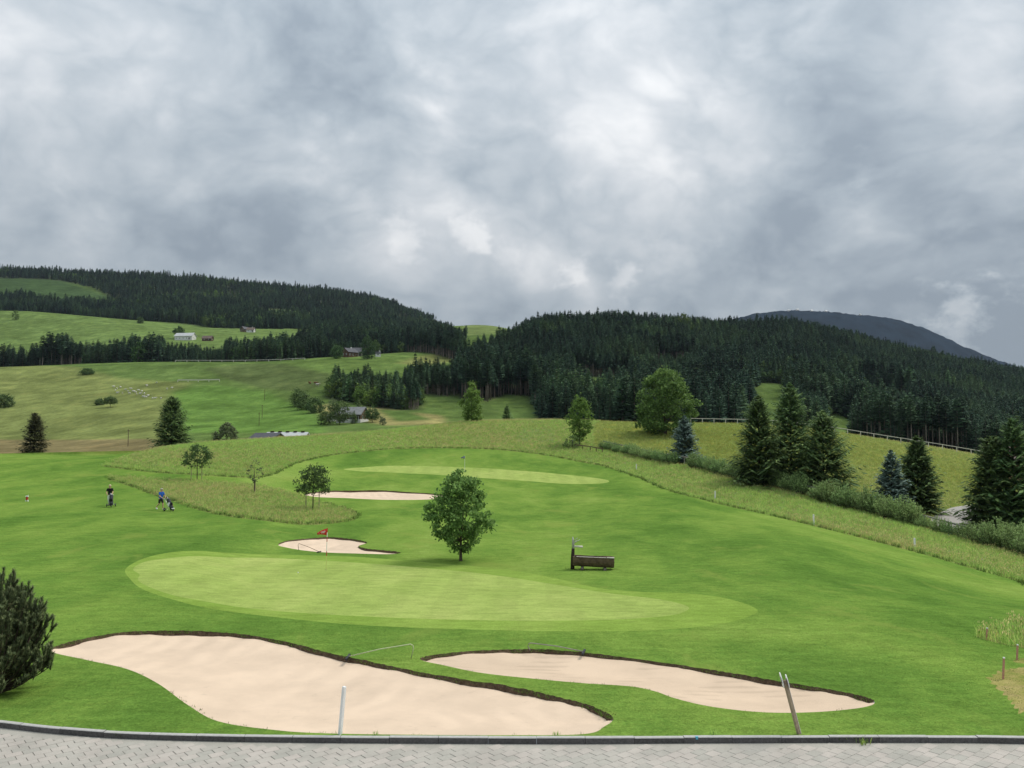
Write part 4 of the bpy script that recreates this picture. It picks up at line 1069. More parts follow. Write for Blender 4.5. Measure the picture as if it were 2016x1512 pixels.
# ------------------------------------------------------------------ trees
def spruce_geo(h, r, seed, whorls, per, tw, bare=.04, sway=.15, tw_w=.16, full=.9, trunk_r=None, top_spike=True):
    q = random.Random(seed)
    trk = MB(); tr_ = trunk_r or h * .014
    trk.tube([(0, 0, -.4), (0, 0, h * .3), (0, 0, h * .7), (0, 0, h * .985)], [tr_ * 1.15, tr_ * .85, tr_ * .45, tr_ * .08], 7)
    cr_ = MB()
    ph = q.uniform(0, 6.28)
    for w in range(whorls):
        t_ = (w + q.uniform(-.3, .3)) / whorls
        z_ = h * (bare + (1 - bare) * min(max(t_, 0), .985))
        prof_ = (1 - t_) ** full * min(1.0, .62 + 3.2 * t_)
        for k in range(per if t_ < .9 else max(4, per - 3)):
            L_ = r * prof_ * q.uniform(1 - sway * 1.6, 1 + sway) * (1 + .14 * math.sin(3 * (6.28 * k / per) + seed + 5 * t_)) + .10 * (1 - t_)
            az = ph + w * 2.4 + 6.283 * (k + q.uniform(-.35, .35)) / per
            up = -.34 + .95 * t_ + q.uniform(-.12, .12); dr = .10 + .18 * (1 - t_)
            ca_, sa_ = math.cos(az), math.sin(az)
            def pnt(s): return Vector((ca_ * L_ * s, sa_ * L_ * s, z_ + L_ * (up * s - dr * s * (1 - s) * 2 + .12 * s * s)))
            o_, e_ = pnt(.05), pnt(1.0)
            sd_ = Vector((-sa_, ca_, 0))
            w0 = tw_w * (.5 + .5 * L_ / r)
            m_ = pnt(.55)
            cr_.face([o_ - sd_ * w0 * .3, m_ - sd_ * w0, e_, m_ + sd_ * w0])
            for j in range(tw):
                s = .22 + .72 * (j + q.random() * .7) / tw
                b_ = pnt(s); ll = L_ * (.42 * (1 - s) + .16) * q.uniform(.7, 1.2)
                for sg in (-1, 1):
                    f_ = Vector((ca_ * .75 + sg * -sa_ * .8, sa_ * .75 + sg * ca_ * .8, -.18 - .30 * q.random())).normalized()
                    sn = Vector((-f_.y, f_.x, .35 * q.uniform(-1, 1)))
                    ww = w0 * q.uniform(.45, .75); tip = b_ + f_ * ll
                    mm = b_ + f_ * ll * .45
                    cr_.face([b_, mm - sn * ww, tip, mm + sn * ww])
    if top_spike:
        for k in range(5):
            a_ = k * 1.256; b_ = Vector((0, 0, h * .95)); cr_.face([b_ + Vector((math.cos(a_), math.sin(a_), 0)) * .04 * r, b_ + Vector((math.cos(a_ + .8), math.sin(a_ + .8), .3)) * .10 * r, (0, 0, h), ])
    return trk, cr_


def spruce(name, p_, h, r, seed, mat, label, group, whorls=36, per=12, tw=7, **kw):
    kw.setdefault('sway', .24); kw.setdefault('tw_w', .24); kw.setdefault('full', .74)
    root = thing(name, p_, label, 'tree', group)
    trk, cr_ = spruce_geo(h, r, seed, whorls, per, tw, **kw)
    trk.build('trunk', 'bark', root, True); cr_.build('crown', mat, root)
    return root


def broad_geo(h, r, prof_, seed, clumps, per, leaf, trunk_r, fork=.18, shell=.55, elong=1.7, crad=.16, limbs=9, irr=1.0):
    q = random.Random(seed)
    pt_ = [p_[0] for p_ in prof_]; pr_ = [p_[1] for p_ in prof_]
    trk = MB()
    lean = Vector((q.uniform(-.03, .03), q.uniform(-.03, .03), 1)) * h
    trk.tube([(0, 0, -.3), (0, 0, .02 * h), lean * fork, lean * (fork + .25), lean * .8], [trunk_r * 1.5, trunk_r * 1.1, trunk_r * .9, trunk_r * .55, trunk_r * .12], 9)
    cr_ = MB(); cs = []
    for i in range(clumps):
        t_ = q.uniform(pt_[0], pt_[-1])
        for _ in range(6):
            rr = float(np.interp(t_, pt_, pr_))
            if q.random() < rr + .1: break
            t_ = q.uniform(pt_[0], pt_[-1])
        az = q.uniform(0, 6.283); rad = (shell + (1 - shell) * q.random() ** .6) if q.random() < .75 else q.random()
        lob = 1 + irr * (.16 * math.sin(3 * az + seed + 9 * t_) + .09 * math.sin(7 * az + 2 * seed - 13 * t_))
        c_ = Vector((math.cos(az), math.sin(az), 0)) * r * rr * rad * lob + Vector((0, 0, t_ * h))
        cs.append(c_)
    for k in range(limbs):
        c_ = cs[(k * 7) % len(cs)] * .85; f0 = fork + .30 * q.random(); b_ = lean * f0
        if c_.z < b_.z: b_ = lean * max(fork * .8, c_.z / h - .12)
        trk.tube([b_, b_.lerp(c_, .5) + Vector((0, 0, -.02 * h)), c_], [trunk_r * .42, trunk_r * .26, trunk_r * .06], 6)
    for c_ in cs:
        cr0 = r * crad * q.uniform(.7, 1.35)
        for _ in range(per):
            d = Vector((q.gauss(0, 1), q.gauss(0, 1), q.gauss(0, .8)));
            p_ = c_ + d * cr0 * .55
            n_ = Vector((q.gauss(0, .7), q.gauss(0, .7), q.gauss(.45, .6))).normalized() if q.random() < .8 else Vector((q.gauss(0, 1), q.gauss(0, 1), q.gauss(0, 1))).normalized()
            a_ = n_.orthogonal().normalized(); a_ = (Matrix.Rotation(q.uniform(0, 6.28), 3, n_) @ a_); b_ = n_.cross(a_)
            s = leaf * q.uniform(.65, 1.3)
            cr_.face([p_ - a_ * s * elong * .5, p_ + b_ * s * .5, p_ + a_ * s * elong * .5 - n_ * s * .2, p_ - b_ * s * .5])
    return trk, cr_


def broad(name, p_, h, r, prof_, seed, mat, label, group=None, cat='tree', clumps=150, per=40, leaf=.2, trunk_r=.12, bark='bark', **kw):
    root = thing(name, p_, label, cat, group)
    trk, cr_ = broad_geo(h, r, prof_, seed, clumps, per, leaf, trunk_r, **kw)
    trk.build('trunk' if cat == 'tree' else 'stem', bark, root, True); cr_.build('crown' if cat == 'tree' else 'foliage', mat, root)
    return root


ROUND = [(.12, .35), (.25, .8), (.45, 1.0), (.65, .95), (.82, .7), (.95, .35), (1, .1)]
OVAL = [(.16, .25), (.3, .7), (.5, 1.0), (.7, .85), (.88, .5), (1, .12)]
BUSH = [(.02, .6), (.2, .95), (.45, 1.0), (.7, .8), (.9, .45), (1, .15)]
PEAR = [(.13, .16), (.22, .50), (.35, .90), (.50, 1.0), (.62, .86), (.75, .66), (.88, .50), (.96, .30), (1, .12)]

# the tree on the mown slope behind the green
broad('ash_tree', gpt(907, 1104), 5.0, 1.86, PEAR, 12, 'ash_leaf', 'leafy pear-shaped tree standing alone behind the near putting green', None, 'tree', 215, 50, .105, .085, fork=.14, shell=.45, crad=.125, limbs=26, irr=1.15)
# the big round maple on the crest and its neighbours
broad('maple_tree', at(1310, 150), 11.7, 5.2, [(.03, .55), (.12, .9), (.3, 1.0), (.5, .95), (.7, .80), (.86, .56), (.96, .30), (1, .1)], 5, 'maple_leaf', 'large round leafy tree on the meadow crest above the hedge', None, 'tree', 330, 44, .25, .28, fork=.1, shell=.62, crad=.115, limbs=14, irr=.8)
broad('young_ash_tree', at(929, 163), 7.6, 2.3, [(.02, .75), (.14, .85), (.24, .55), (.36, .80), (.5, 1.0), (.66, .75), (.82, .45), (1, .1)], 31, 'bright_leaf', 'bright green young tree on the crest beside the spruce edge', None, 'tree', 130, 36, .20, .10, fork=.2, shell=.5, crad=.2)
broad('young_ash_tree', at(1141, 139), 8.4, 2.35, [(.10, .35), (.2, .4), (.3, .75), (.45, 1.0), (.6, .85), (.78, .5), (.92, .3), (1, .1)], 33, 'bright_leaf', 'bright green young tree behind the sapling fence end', None, 'tree', 120, 34, .19, .10, fork=.2, shell=.5, crad=.2)
broad('willow_bush', at(1127, 137), 2.0, 1.4, BUSH, 35, 'willow_leaf', 'low grey-green bush at the foot of the bright young tree', None, 'bush', 40, 30, .12, .04)

spruce('blue_spruce', at(1349, 118), 6.5, 2.6, 3, 'spruce_blue', 'dense silver-blue spruce beside the large round maple', 'spruces on the meadow', 30, 11, 6, full=.78)
spruce('spruce', at(1495, 97), 10.4, 3.9, 4, 'spruce_near', 'green spruce at the maple end of the tight trio', 'spruces on the meadow')
spruce('spruce', at(1558, 100), 11.9, 4.3, 5, 'spruce_near', 'tallest spruce in the middle of the tight trio', 'spruces on the meadow')
spruce('spruce', at(1622, 95), 9.2, 4.7, 6, 'spruce_near', 'broad shaggy spruce with long low limbs closing the trio', 'spruces on the meadow', 32, 11, 7, sway=.28)
spruce('blue_spruce', at(1757, 87), 6.4, 2.4, 7, 'spruce_blue', 'narrow blue spruce standing close to a green spruce', 'spruces on the meadow', 30, 10, 6)
spruce('spruce', at(1808, 89), 8.0, 3.1, 8, 'spruce_near', 'green spruce right beside the narrow blue spruce', 'spruces on the meadow')
spruce('spruce', at(1958, 78), 9.3, 3.3, 9, 'spruce_near', 'broad green spruce beside the bend of the gravel road', 'spruces on the meadow', full=.62)
spruce('spruce', at(2000, 77), 11.2, 4.0, 10, 'spruce_near', 'tall green spruce in front of the brick chimney', 'spruces on the meadow')
spruce('spruce', at(2050, 79), 9.5, 3.0, 15, 'spruce_near', 'green spruce behind the tall one, hiding the house wall', 'spruces on the meadow')
spruce('conifer', at(67, 215), 11.4, 3.9, 11, 'spruce_brown', 'dark brownish column-shaped conifer beyond the fairway crest', None, 30, 12, 5, full=.5, tw_w=.3)
spruce('conifer', at(337, 152), 9.5, 4.0, 12, 'spruce_near', 'broad dense dark conifer behind the long-grass mound', None, 32, 13, 6, full=.55, tw_w=.24)
broad('willow_bush', at(445, 175), 5.2, 2.4, [(.05, .8), (.3, 1), (.6, .85), (.85, .5), (1, .12)], 37, 'pale_leaf', 'pale grey-green round tree behind the long-grass mound', None, 'tree', 110, 36, .2, .1)
spruce('small_spruce', at(998, 205), 5.4, 1.9, 13, 'spruce_near', 'small dark spruce peeping over the crest beside the forest edge', None, 20, 9, 4)

# staked saplings in the long grass
def staked(p_, h, r, seed, mat, label, stakes, clumps, prof_=None):
    root = broad('staked_tree', p_, h, r, prof_ or [(.36, .5), (.46, .95), (.62, 1.0), (.8, .85), (.92, .5), (1, .15)], seed, mat, label, 'young trees tied to stakes', 'tree', clumps, 30 if clumps > 40 else 7, .11, .045, fork=.4, shell=.45, crad=.2, limbs=8)
    for (sx, sy) in stakes:
        mb = MB(); mb.tube([(sx, sy, -.4), (sx, sy, h * .42)], .035, 7); mb.build('stake', 'wood_stake', root)
    mb = MB()
    for a_ in range(len(stakes) - 1): mb.tube([(*stakes[a_], h * .39), (*stakes[a_ + 1], h * .39)], .025, 6)
    if len(stakes) > 1: mb.build('crossbar', 'wood_stake', root)
staked(gpt(388, 944), 3.8, 1.55, 41, 'dark_leaf', 'young round-headed tree tied to stakes in the upper long grass', ((-.7, .1), (.55, -.1)), 75)
staked(gpt(616, 1004), 3.8, 1.42, 42, 'dark_leaf', 'young dark-leaved tree tied to stakes in the rough island', ((-.62, .1), (.55, -.1)), 85)
staked(gpt(501, 972), 3.2, .75, 43, 'pale_leaf', 'thin sparse sapling on one stake in the rough island', ((.06, 0),), 34)

# ------------------------------------------------------------------ mountain pine at the kerb
g_ = at(-24, 20.2)
root = thing('mountain_pine', (g_.x, g_.y, z1(g_.x, g_.y) - .03), 'bushy mountain pine with upright shoots beside the large bunker', 'bush')
root.scale = (.86, .86, .93)
q = random.Random(77); st = MB(); nd = MB(); cdl = MB()
def foxtail(base, d, ln, dens):
    d = d.normalized(); a_ = d.orthogonal().normalized(); b_ = d.cross(a_)
    st.tube([base, base + d * ln], [.012, .006], 5, caps=False)
    for _ in range(int(dens * ln)):
        s = q.random(); p_ = base + d * ln * s; th = q.uniform(0, 6.283)
        o_ = (a_ * math.cos(th) + b_ * math.sin(th)); f_ = (o_ * q.uniform(.6, 1.0) + d * q.uniform(.6, 1.2)).normalized()
        L_ = q.uniform(.07, .12); w_ = f_.cross(d).normalized() * .011
        nd.face([p_ - w_, p_ + w_, p_ + f_ * L_ + w_ * .3, p_ + f_ * L_ - w_ * .3])
    if q.random() < .55:
        cdl.tube([base + d * ln, base + d * (ln + q.uniform(.03, .09))], [.013, .007], 5)
for i in range(250):
    az = q.uniform(0, 6.283); rad = 1.42 * math.sqrt(q.random()); top = (3.15 - .85 * (rad / 1.42) ** 1.3 * 1.6) * q.uniform(.80, 1.06)
    if i % 3 == 0: top *= q.uniform(.25, .75); rad = min(1.5, rad * 1.25 + .2)
    if math.cos(az) * rad > .4: top = min(top, 2.45)
    e_ = Vector((math.cos(az) * rad, math.sin(az) * rad, max(.35, top)))
    m1 = Vector((e_.x * .65, e_.y * .65, e_.z * .28))
    pth = [Vector((0, 0, 0)).lerp(m1, s).lerp(m1.lerp(e_, s), s) for s in (0, .25, .5, .75, 1)]
    st.tube(pth, [.035, .028, .022, .015, .010], 6, caps=False)
    n_f = 7 if top > 1 else 4
    for j in range(n_f):
        s = .45 + .55 * (j + .5) / n_f; k = s * 4; i0 = min(3, int(k)); p_ = pth[i0].lerp(pth[i0 + 1], k - i0)
        a2 = q.uniform(0, 6.283); d = Vector((math.cos(a2) * .55, math.sin(a2) * .55, 1.0))
        foxtail(p_, d + Vector((e_.x, e_.y, 0)) * .25, q.uniform(.16, .34), 330)
    foxtail(pth[4] - Vector((0, 0, .1)), Vector((e_.x * .08, e_.y * .08, 1)), q.uniform(.25, .42), 380)
st.build('branches', 'bark_pine', root, True); nd.build('needles', 'pine_needle', root); tag(cdl.build('shoot_tips', 'pine_candle', root), kind='stuff')

# ------------------------------------------------------------------ willow hedge
def shrub_geo(h, r, seed, shoots=70, leaves=26, leaf=.105):
    q = random.Random(seed); s_ = MB(); f = MB()
    for i in range(shoots):
        az = q.uniform(0, 6.283); rr = r * math.sqrt(q.random()); b_ = Vector((math.cos(az), math.sin(az), 0)) * rr * .35
        hh = h * q.uniform(.62, 1.05) * (1 - .45 * (rr / r) ** 2)
        e_ = Vector((math.cos(az) * rr, math.sin(az) * rr, hh)) + Vector((q.gauss(0, .08), q.gauss(0, .08), 0))
        m_ = b_.lerp(e_, .5) + Vector((math.cos(az), math.sin(az), 0)) * .1
        s_.tube([b_, m_, e_], [.016, .011, .005], 4, caps=False)
        for j in range(leaves):
            t_ = .22 + .8 * q.random(); p_ = (b_.lerp(m_, t_)).lerp(m_.lerp(e_, t_), t_)
            d = Vector((q.gauss(0, 1), q.gauss(0, 1), q.gauss(.9, .6))).normalized(); w_ = d.orthogonal().normalized(); w_ = Matrix.Rotation(q.uniform(0, 6.28), 3, d) @ w_
            L_ = leaf * q.uniform(1.0, 2.0); ww = leaf * .32
            f.face([p_, p_ + d * L_ * .5 + w_ * ww, p_ + d * L_, p_ + d * L_ * .5 - w_ * ww])
    return s_, f
protos_s = []
for k in range(5):
    s_, f = shrub_geo(2.3, 1.35, 60 + k, 95, 34)
    protos_s.append((s_.mesh('stems', 'bark', True), f.mesh('foliage', 'willow_leaf')))
hw = []
for u, v in HEDGE:
    p_ = ground(u, v, 15, 185); hw.append((p_.x, p_.y))
hw = np.array(hw); hs = np.concatenate([[0], np.cumsum(np.hypot(*np.diff(hw, axis=0).T))])
def hedge_at(s): return float(np.interp(s, hs, hw[:, 0])), float(np.interp(s, hs, hw[:, 1]))
rq = random.Random(21); s = 0.6
while s < hs[-1] - 1:
    x, y = hedge_at(s); u_, _ = proj(x, y, z1(x, y))
    gap = (1325 < u_ < 1362) or (1588 < u_ < 1618)
    if not gap:
        sc_ = (.72 + .38 * min(1, max(0, (u_ - 1180) / 400))) * rq.uniform(.88, 1.1) * (.64 if 1815 < u_ < 1920 else 1)
        a_, f_ = protos_s[rq.randrange(5)]
        o = thing('willow_shrub', (x + rq.uniform(-.3, .3), y + rq.uniform(-.4, .4) + .5, z1(x, y) - .05), 'grey-green willow shrub in the long hedge below the meadow', 'bush', 'shrubs of the willow hedge', rq.uniform(0, 6.28))
        o.scale = (sc_, sc_, sc_ * rq.uniform(.85, 1.1))
        link('stems', a_, o); link('foliage', f_, o)
    s += 1.45 * rq.uniform(.85, 1.15)

# ------------------------------------------------------------------ fences
def fence(name, pts_, step, label, ph, pw, rails, pmat, rmat, group=None, boards=.14):
    P = np.array([(p_.x, p_.y) for p_ in pts_]); sl_ = np.concatenate([[0], np.cumsum(np.hypot(*np.diff(P, axis=0).T))])
    root = thing(name, (P[0, 0], P[0, 1], z1(*P[0])), label, 'fence', group)
    o0 = Vector(root.location); n_ = max(1, int(sl_[-1] / step)); prev = None
    q = random.Random(int(P[0, 0] * 10) & 255)
    for i in range(n_ + 1):
        s = sl_[-1] * i / n_; x, y = float(np.interp(s, sl_, P[:, 0])), float(np.interp(s, sl_, P[:, 1]))
        b_ = Vector((x, y, z1(x, y))) - o0
        mb = MB(); mb.box((b_.x, b_.y, b_.z + ph / 2 - .15), (pw, pw, ph + .3), Matrix.Rotation(q.uniform(-.04, .04), 3, 'Y')); mb.build('post', pmat, root)
        if prev is not None:
            for z_ in rails:
                d = b_ - prev; L_ = d.length; mid = prev.lerp(b_, .5); yaw = math.atan2(d.y, d.x); pit = -math.asin(d.z / L_)
                rm_ = Matrix.Rotation(yaw, 3, 'Z') @ Matrix.Rotation(pit, 3, 'Y')
                mb = MB(); mb.box((mid.x, mid.y, mid.z + z_ + q.uniform(-.015, .015)), (L_ * .995, pw * .9 + .02, boards), rm_); mb.build('rail', rmat, root)
        prev = b_
    return root
fence('paddock_fence', [at(1360, 171), at(1480, 170), at(1600, 164), at(1700, 161), at(1800, 158), at(1920, 154), at(2000, 151)], 2.25, 'long pale wooden post and rail fence along the meadow crest', 1.15, .10, (1.08,), 'wood_pale', 'wood_pale', None, .12)
off = [Vector((hedge_at(s_)[0] + .5, hedge_at(s_)[1] + 1.6, 0)) for s_ in np.linspace(0, hs[-1], 24)]
fence('hedge_fence', off, 2.6, 'grey post and rail fence showing through gaps in the willow hedge', 1.05, .10, (1.0,), 'wood_grey', 'wood_grey')
fence('sapling_fence', [at(1132, 136), at(1160, 134), at(1186, 131)], 1.6, 'short dark wooden rail fence between bright sapling and hedge', .75, .12, (.68,), 'wood_brown', 'wood_brown')
fence('pasture_fence', [at(345, 614), at(430, 614), at(520, 614), at(600, 620)], 8.0, 'thin fence running along the brow of the big pasture', 1.3, .25, (1.2,), 'wood_pale', 'wood_pale', None, .30)
fence('pasture_rail', [gpt(350, 752, 300), gpt(390, 752, 300), gpt(432, 751, 300)], 6.0, 'pale rail fence corner on the slope above the dark conifer', 1.3, .25, (1.2,), 'wood_pale', 'wood_pale', None, .45)

# ------------------------------------------------------------------ buildings
def house(name, p_, rz, L_, Wd, wall_h, roof_h, wallm, roofm, label, base=None, base_h=0, chimney=True, win=(3, 1), over=.6, door=True, group=None, cat='house', gable=None, vents=0):
    root = thing(name, p_, label, cat, group, rz)
    mb = MB(); mb.box((0, 0, wall_h / 2 - .5 + base_h / 2), (L_, Wd, wall_h + 1 - base_h)); mb.build('wall', wallm, root)
    if base: mb = MB(); mb.box((0, 0, base_h / 2 - .6), (L_ + .06, Wd + .06, base_h + 1.2)); mb.build('plinth', base, root)
    for s in (-1, 1):
        mb = MB(); x = s * L_ / 2
        mb.add([(x - s * .12, -Wd / 2, wall_h), (x - s * .12, Wd / 2, wall_h), (x - s * .12, 0, wall_h + roof_h), (x + s * .01, -Wd / 2, wall_h), (x + s * .01, Wd / 2, wall_h), (x + s * .01, 0, wall_h + roof_h)], [(0, 1, 2), (3, 5, 4), (0, 3, 4, 1), (1, 4, 5, 2), (2, 5, 3, 0)])
        mb.build('gable', gable or wallm, root)
    rf = MB(); sl_ = roof_h / (Wd / 2); ov = over
    for s in (-1, 1):
        a_ = [(-L_ / 2 - ov, s * (Wd / 2 + ov), wall_h - ov * sl_), (L_ / 2 + ov, s * (Wd / 2 + ov), wall_h - ov * sl_), (L_ / 2 + ov, 0, wall_h + roof_h), (-L_ / 2 - ov, 0, wall_h + roof_h)]
        th = .22
        rf.add(a_ + [(x, y, z_ + th) for x, y, z_ in a_], [(0, 1, 2, 3), (4, 7, 6, 5), (0, 4, 5, 1), (1, 5, 6, 2), (2, 6, 7, 3), (3, 7, 4, 0)])
    ro = rf.build('roof', roofm, root)
    if chimney: mb = MB(); mb.box((L_ * .18, .3, wall_h + roof_h + .3), (.7, .7, 1.8)); mb.build('chimney', 'plaster_white', ro)
    for k in range(vents): mb = MB(); mb.box((-L_ / 2 + L_ * (k + .5) / vents, 0, wall_h + roof_h + .3), (.8, .5, .35)); mb.build('ridge_vent', 'wood_dark', ro)
    for fl in range(win[1]):
        for k in range(win[0]):
            for sy in (-1,):
                x = -L_ / 2 + L_ * (k + .5) / win[0]; z_ = 1.5 + 2.5 * fl
                mb = MB(); mb.box((x, sy * (Wd / 2 + .04), z_), (1.1, .10, 1.3)); w_ = mb.build('window', 'white_paint', root)
                mb = MB(); mb.box((x, sy * (Wd / 2 + .085), z_), (.9, .02, 1.1)); mb.build('pane', 'window_glass', w_)
    for s in (-1, 1):
        for k in (-1, 1):
            mb = MB(); mb.box((s * (L_ / 2 + .04), k * Wd * .22, 1.8), (.10, 1.0, 1.2)); w_ = mb.build('window', 'white_paint', root)
            mb = MB(); mb.box((s * (L_ / 2 + .095), k * Wd * .22, 1.8), (.02, .8, 1.0)); mb.build('pane', 'window_glass', w_)
    if door: mb = MB(); mb.box((L_ * .34, -Wd / 2 - .05, 1.0), (1.1, .12, 2.1)); mb.build('door', 'wood_dark', root)
    return root
# farm on the brow
p_ = at(688, 645); house('farmhouse', p_, R(52), 9.5, 8.5, 3.6, 3.0, 'wood_house', 'roof_slate', 'brown timber farmhouse with gable on the brow of the pasture')
p_ = at(703, 655); house('farm_barn', p_, R(4), 7.5, 7, 3.4, 3.2, 'wood_grey', 'roof_slate', 'grey barn beside the brown timber farmhouse', None, 0, False, (2, 1), cat='barn')
p_ = at(744, 648)
ch = house('chapel', p_, R(10), 4.2, 3.6, 2.2, 1.9, 'plaster_white', 'roof_slate', 'small white chapel with spike near the farmhouse on the brow', None, 0, False, (1, 1), .25, False, cat='chapel')
mb = MB(); mb.box((1.2, 0, 4.3), (1.0, 1.0, 1.4)); mb.build('turret', 'plaster_white', ch); mb = MB(); mb.tube([(1.2, 0, 5.0), (1.2, 0, 6.2), (1.2, 0, 7.8)], [.75, .25, .03], 8); mb.build('spire', 'roof_slate', ch)
# house in the dell
p_ = at(694, 312); house('farmhouse', p_, R(-14), 9.5, 7.2, 2.9, 2.5, 'wood_brown', 'roof_grey', 'house with grey roof among trees at the foot of the lush field', 'plaster_white', 1.0, False, (4, 1))
p_ = at(654, 318); house('shed', p_, R(-14), 3.0, 2.6, 1.7, .8, 'plaster_white', 'roof_metal', 'small white shed half hidden beside the grey-roofed house', None, 0, False, (1, 1), .2, False, cat='shed')
# long barn behind the mound
p_ = at(527, 197); house('long_barn', p_ + Vector((0, 0, -2.1)), R(150), 7.2, 6.6, 3.2, 1.9, 'plaster_cream', 'roof_slate', 'dark-roofed barn end with cream gable peeping over the mound', None, 0, False, (2, 1), .5, cat='barn')
p_ = at(566, 206); house('long_barn', p_ + Vector((0, 0, -1.8)), R(-4), 9.6, 6.0, 3.0, 1.6, 'plaster_white', 'roof_metal', 'long pale metal barn roof with ridge vents behind the mound', None, 0, False, (3, 1), .4, cat='barn', vents=5)
# upper farm
p_ = gpt(365, 669, 760); house('white_barn', p_, R(-10), 21, 9, 4.2, 3.4, 'plaster_white', 'roof_metal', 'long white barn with pale roof on the upper field', None, 0, False, (5, 1), .8, cat='barn')
p_ = gpt(409, 671, 760); house('field_shed', p_, R(-5), 10.5, 6, 2.6, 2.8, 'wood_house', 'roof_rust', 'small brown shed with rusty roof beside the long white barn', None, 0, False, (2, 1), .6, cat='shed')
p_ = gpt(482, 653, 800); house('hill_house', p_, R(60), 9, 7.5, 3.0, 3.4, 'wood_brown', 'roof_slate', 'dark gabled hut at the upper edge of the far field', None, 0, False, (2, 1), cat='house')
p_ = gpt(494, 654, 800); house('hill_house', p_, R(0), 9.5, 7, 3.0, 3.0, 'plaster_white', 'roof_rust', 'small white house beside the dark gabled hut', None, 0, True, (2, 1), cat='house')
# house behind the road spruces
p_ = at(2040, 124); hh = house('roadside_house', p_, R(8), 9.5, 7.5, 2.7, 2.5, 'plaster_cream', 'roof_rust', 'house hidden behind the spruces at the gravel road', None, 0, False, (3, 1), .7)
mb = MB(); mb.box((-3.4, -.6, 5.6), (.75, .75, 2.2)); mb.build('chimney', 'brick_red', hh); mb = MB(); mb.box((-3.4, -.6, 6.76), (.95, .95, .12)); mb.build('chimney_cap', 'plaster_white', hh)
# alpine huts on the mountain
for k, (u, lab) in enumerate(((1558, 'tiny alpine hut at the top of the far mountain ridge'), (1573, 'tiny alpine hut just below the ridge top hut'), (1602, 'tiny pale alpine hut midway on the mountain ridge'), (1629, 'tiny alpine hut where the mountain ridge begins to fall'), (1696, 'tiny lone alpine hut on the falling mountain ridge'))):
    p_ = mount_z(u); house('alpine_hut', p_, R(10 * k), 12, 8, 4, 3.5, 'plaster_white', 'roof_metal', lab, None, 0, False, (2, 1), .8, group='huts on the mountain', cat='hut')

# poles on the fields
for (u, d, h, lab) in ((521, 420, 5.5, 'thin wooden pole high on the lush field'), (516, 352, 5.5, 'thin wooden pole midway down the lush field'), (510, 318, 5.0, 'thin wooden pole at the foot of the lush field'), (252, 245, 5.0, 'thin wooden pole on the brown meadow strip')):
    p_ = at(u, d); root = thing('utility_pole', p_, lab, 'pole', 'poles across the fields')
    mb = MB(); mb.tube([(0, 0, -.5), (0, 0, h)], [.11, .08], 7); mb.build('shaft', 'wood_brown', root)
    mb = MB(); mb.box((0, 0, h - .3), (.8, .08, .1)); mb.build('crossarm', 'wood_brown', root)

# ------------------------------------------------------------------ animals on the pasture
def beast_geo(sc, wool):
    mb = MB()
    mb.tube([(-.58, 0, .62), (-.50, 0, .66), (-.2, 0, .64), (.15, 0, .62), (.42, 0, .66), (.52, 0, .70), (.70, 0, .86), (.86, 0, .84), (.98, 0, .74)], [.08, .22, .27, .28, .24, .19, .13, .11, .06], 10)
    for (x, y) in ((-.42, .14), (-.42, -.14), (.36, .14), (.36, -.14)):
        b_ = -.04 if x < 0 else .0
        mb.tube([(x, y, .58), (x + (.05 if x < 0 else 0), y, .36), (x + b_, y, .20), (x, y, -.02)], [.10, .055, .04, .035], 6)
    mb.tube([(-.56, 0, .66), (-.64, 0, .45)], [.04, .03], 5)
    for s in (-1, 1): mb.tube([(.78, s * .08, .90), (.74, s * .20, .90)], [.035, .015], 5)
    mb.v = [(x * sc, y * sc, z_ * sc) for x, y, z_ in mb.v]
    return mb
sm = beast_geo(1.0, True).mesh('sheep', 'sheep_wool', True)
SH = [(224, 763), (230, 767), (237, 764), (231, 775), (247, 769), (252, 772), (255, 776), (258, 767), (262, 772), (265, 773), (268, 774), (269, 778), (273, 770), (276, 777), (279, 772), (282, 783), (284, 777), (287, 784), (291, 781), (289, 761), (308, 755), (329, 767), (338, 765), (300, 786), (305, 786), (317, 786), (241, 776), (227, 770)]
rq = random.Random(5)
for (u, v) in SH:
    p_ = gpt(u, v, 250); o = link('sheep', sm); o.location = p_; o.rotation_euler = (0, 0, rq.uniform(0, 6.28)); s_ = rq.uniform(1.0, 1.25); o.scale = (s_, s_, s_)
    tag(o, 'white sheep grazing in the flock on the olive hillside', 'sheep', 'flock of sheep on the hillside')
for (u, v, mt, lab) in ((610, 757, 'cow_brown', 'brown cow standing apart on the pasture above the bushes'), (621, 757, 'cow_brown', 'brown cow beside the pale cow on the pasture'), (625, 760, 'cow_white', 'pale cow beside the grove on the pasture')):
    p_ = gpt(u, v, 250); o = link('cow', beast_geo(1.75, False).mesh('cow', mt, True)); o.location = p_; o.rotation_euler = (0, 0, rq.uniform(0, 6.28)); tag(o, lab, 'cow', 'cattle on the pasture')

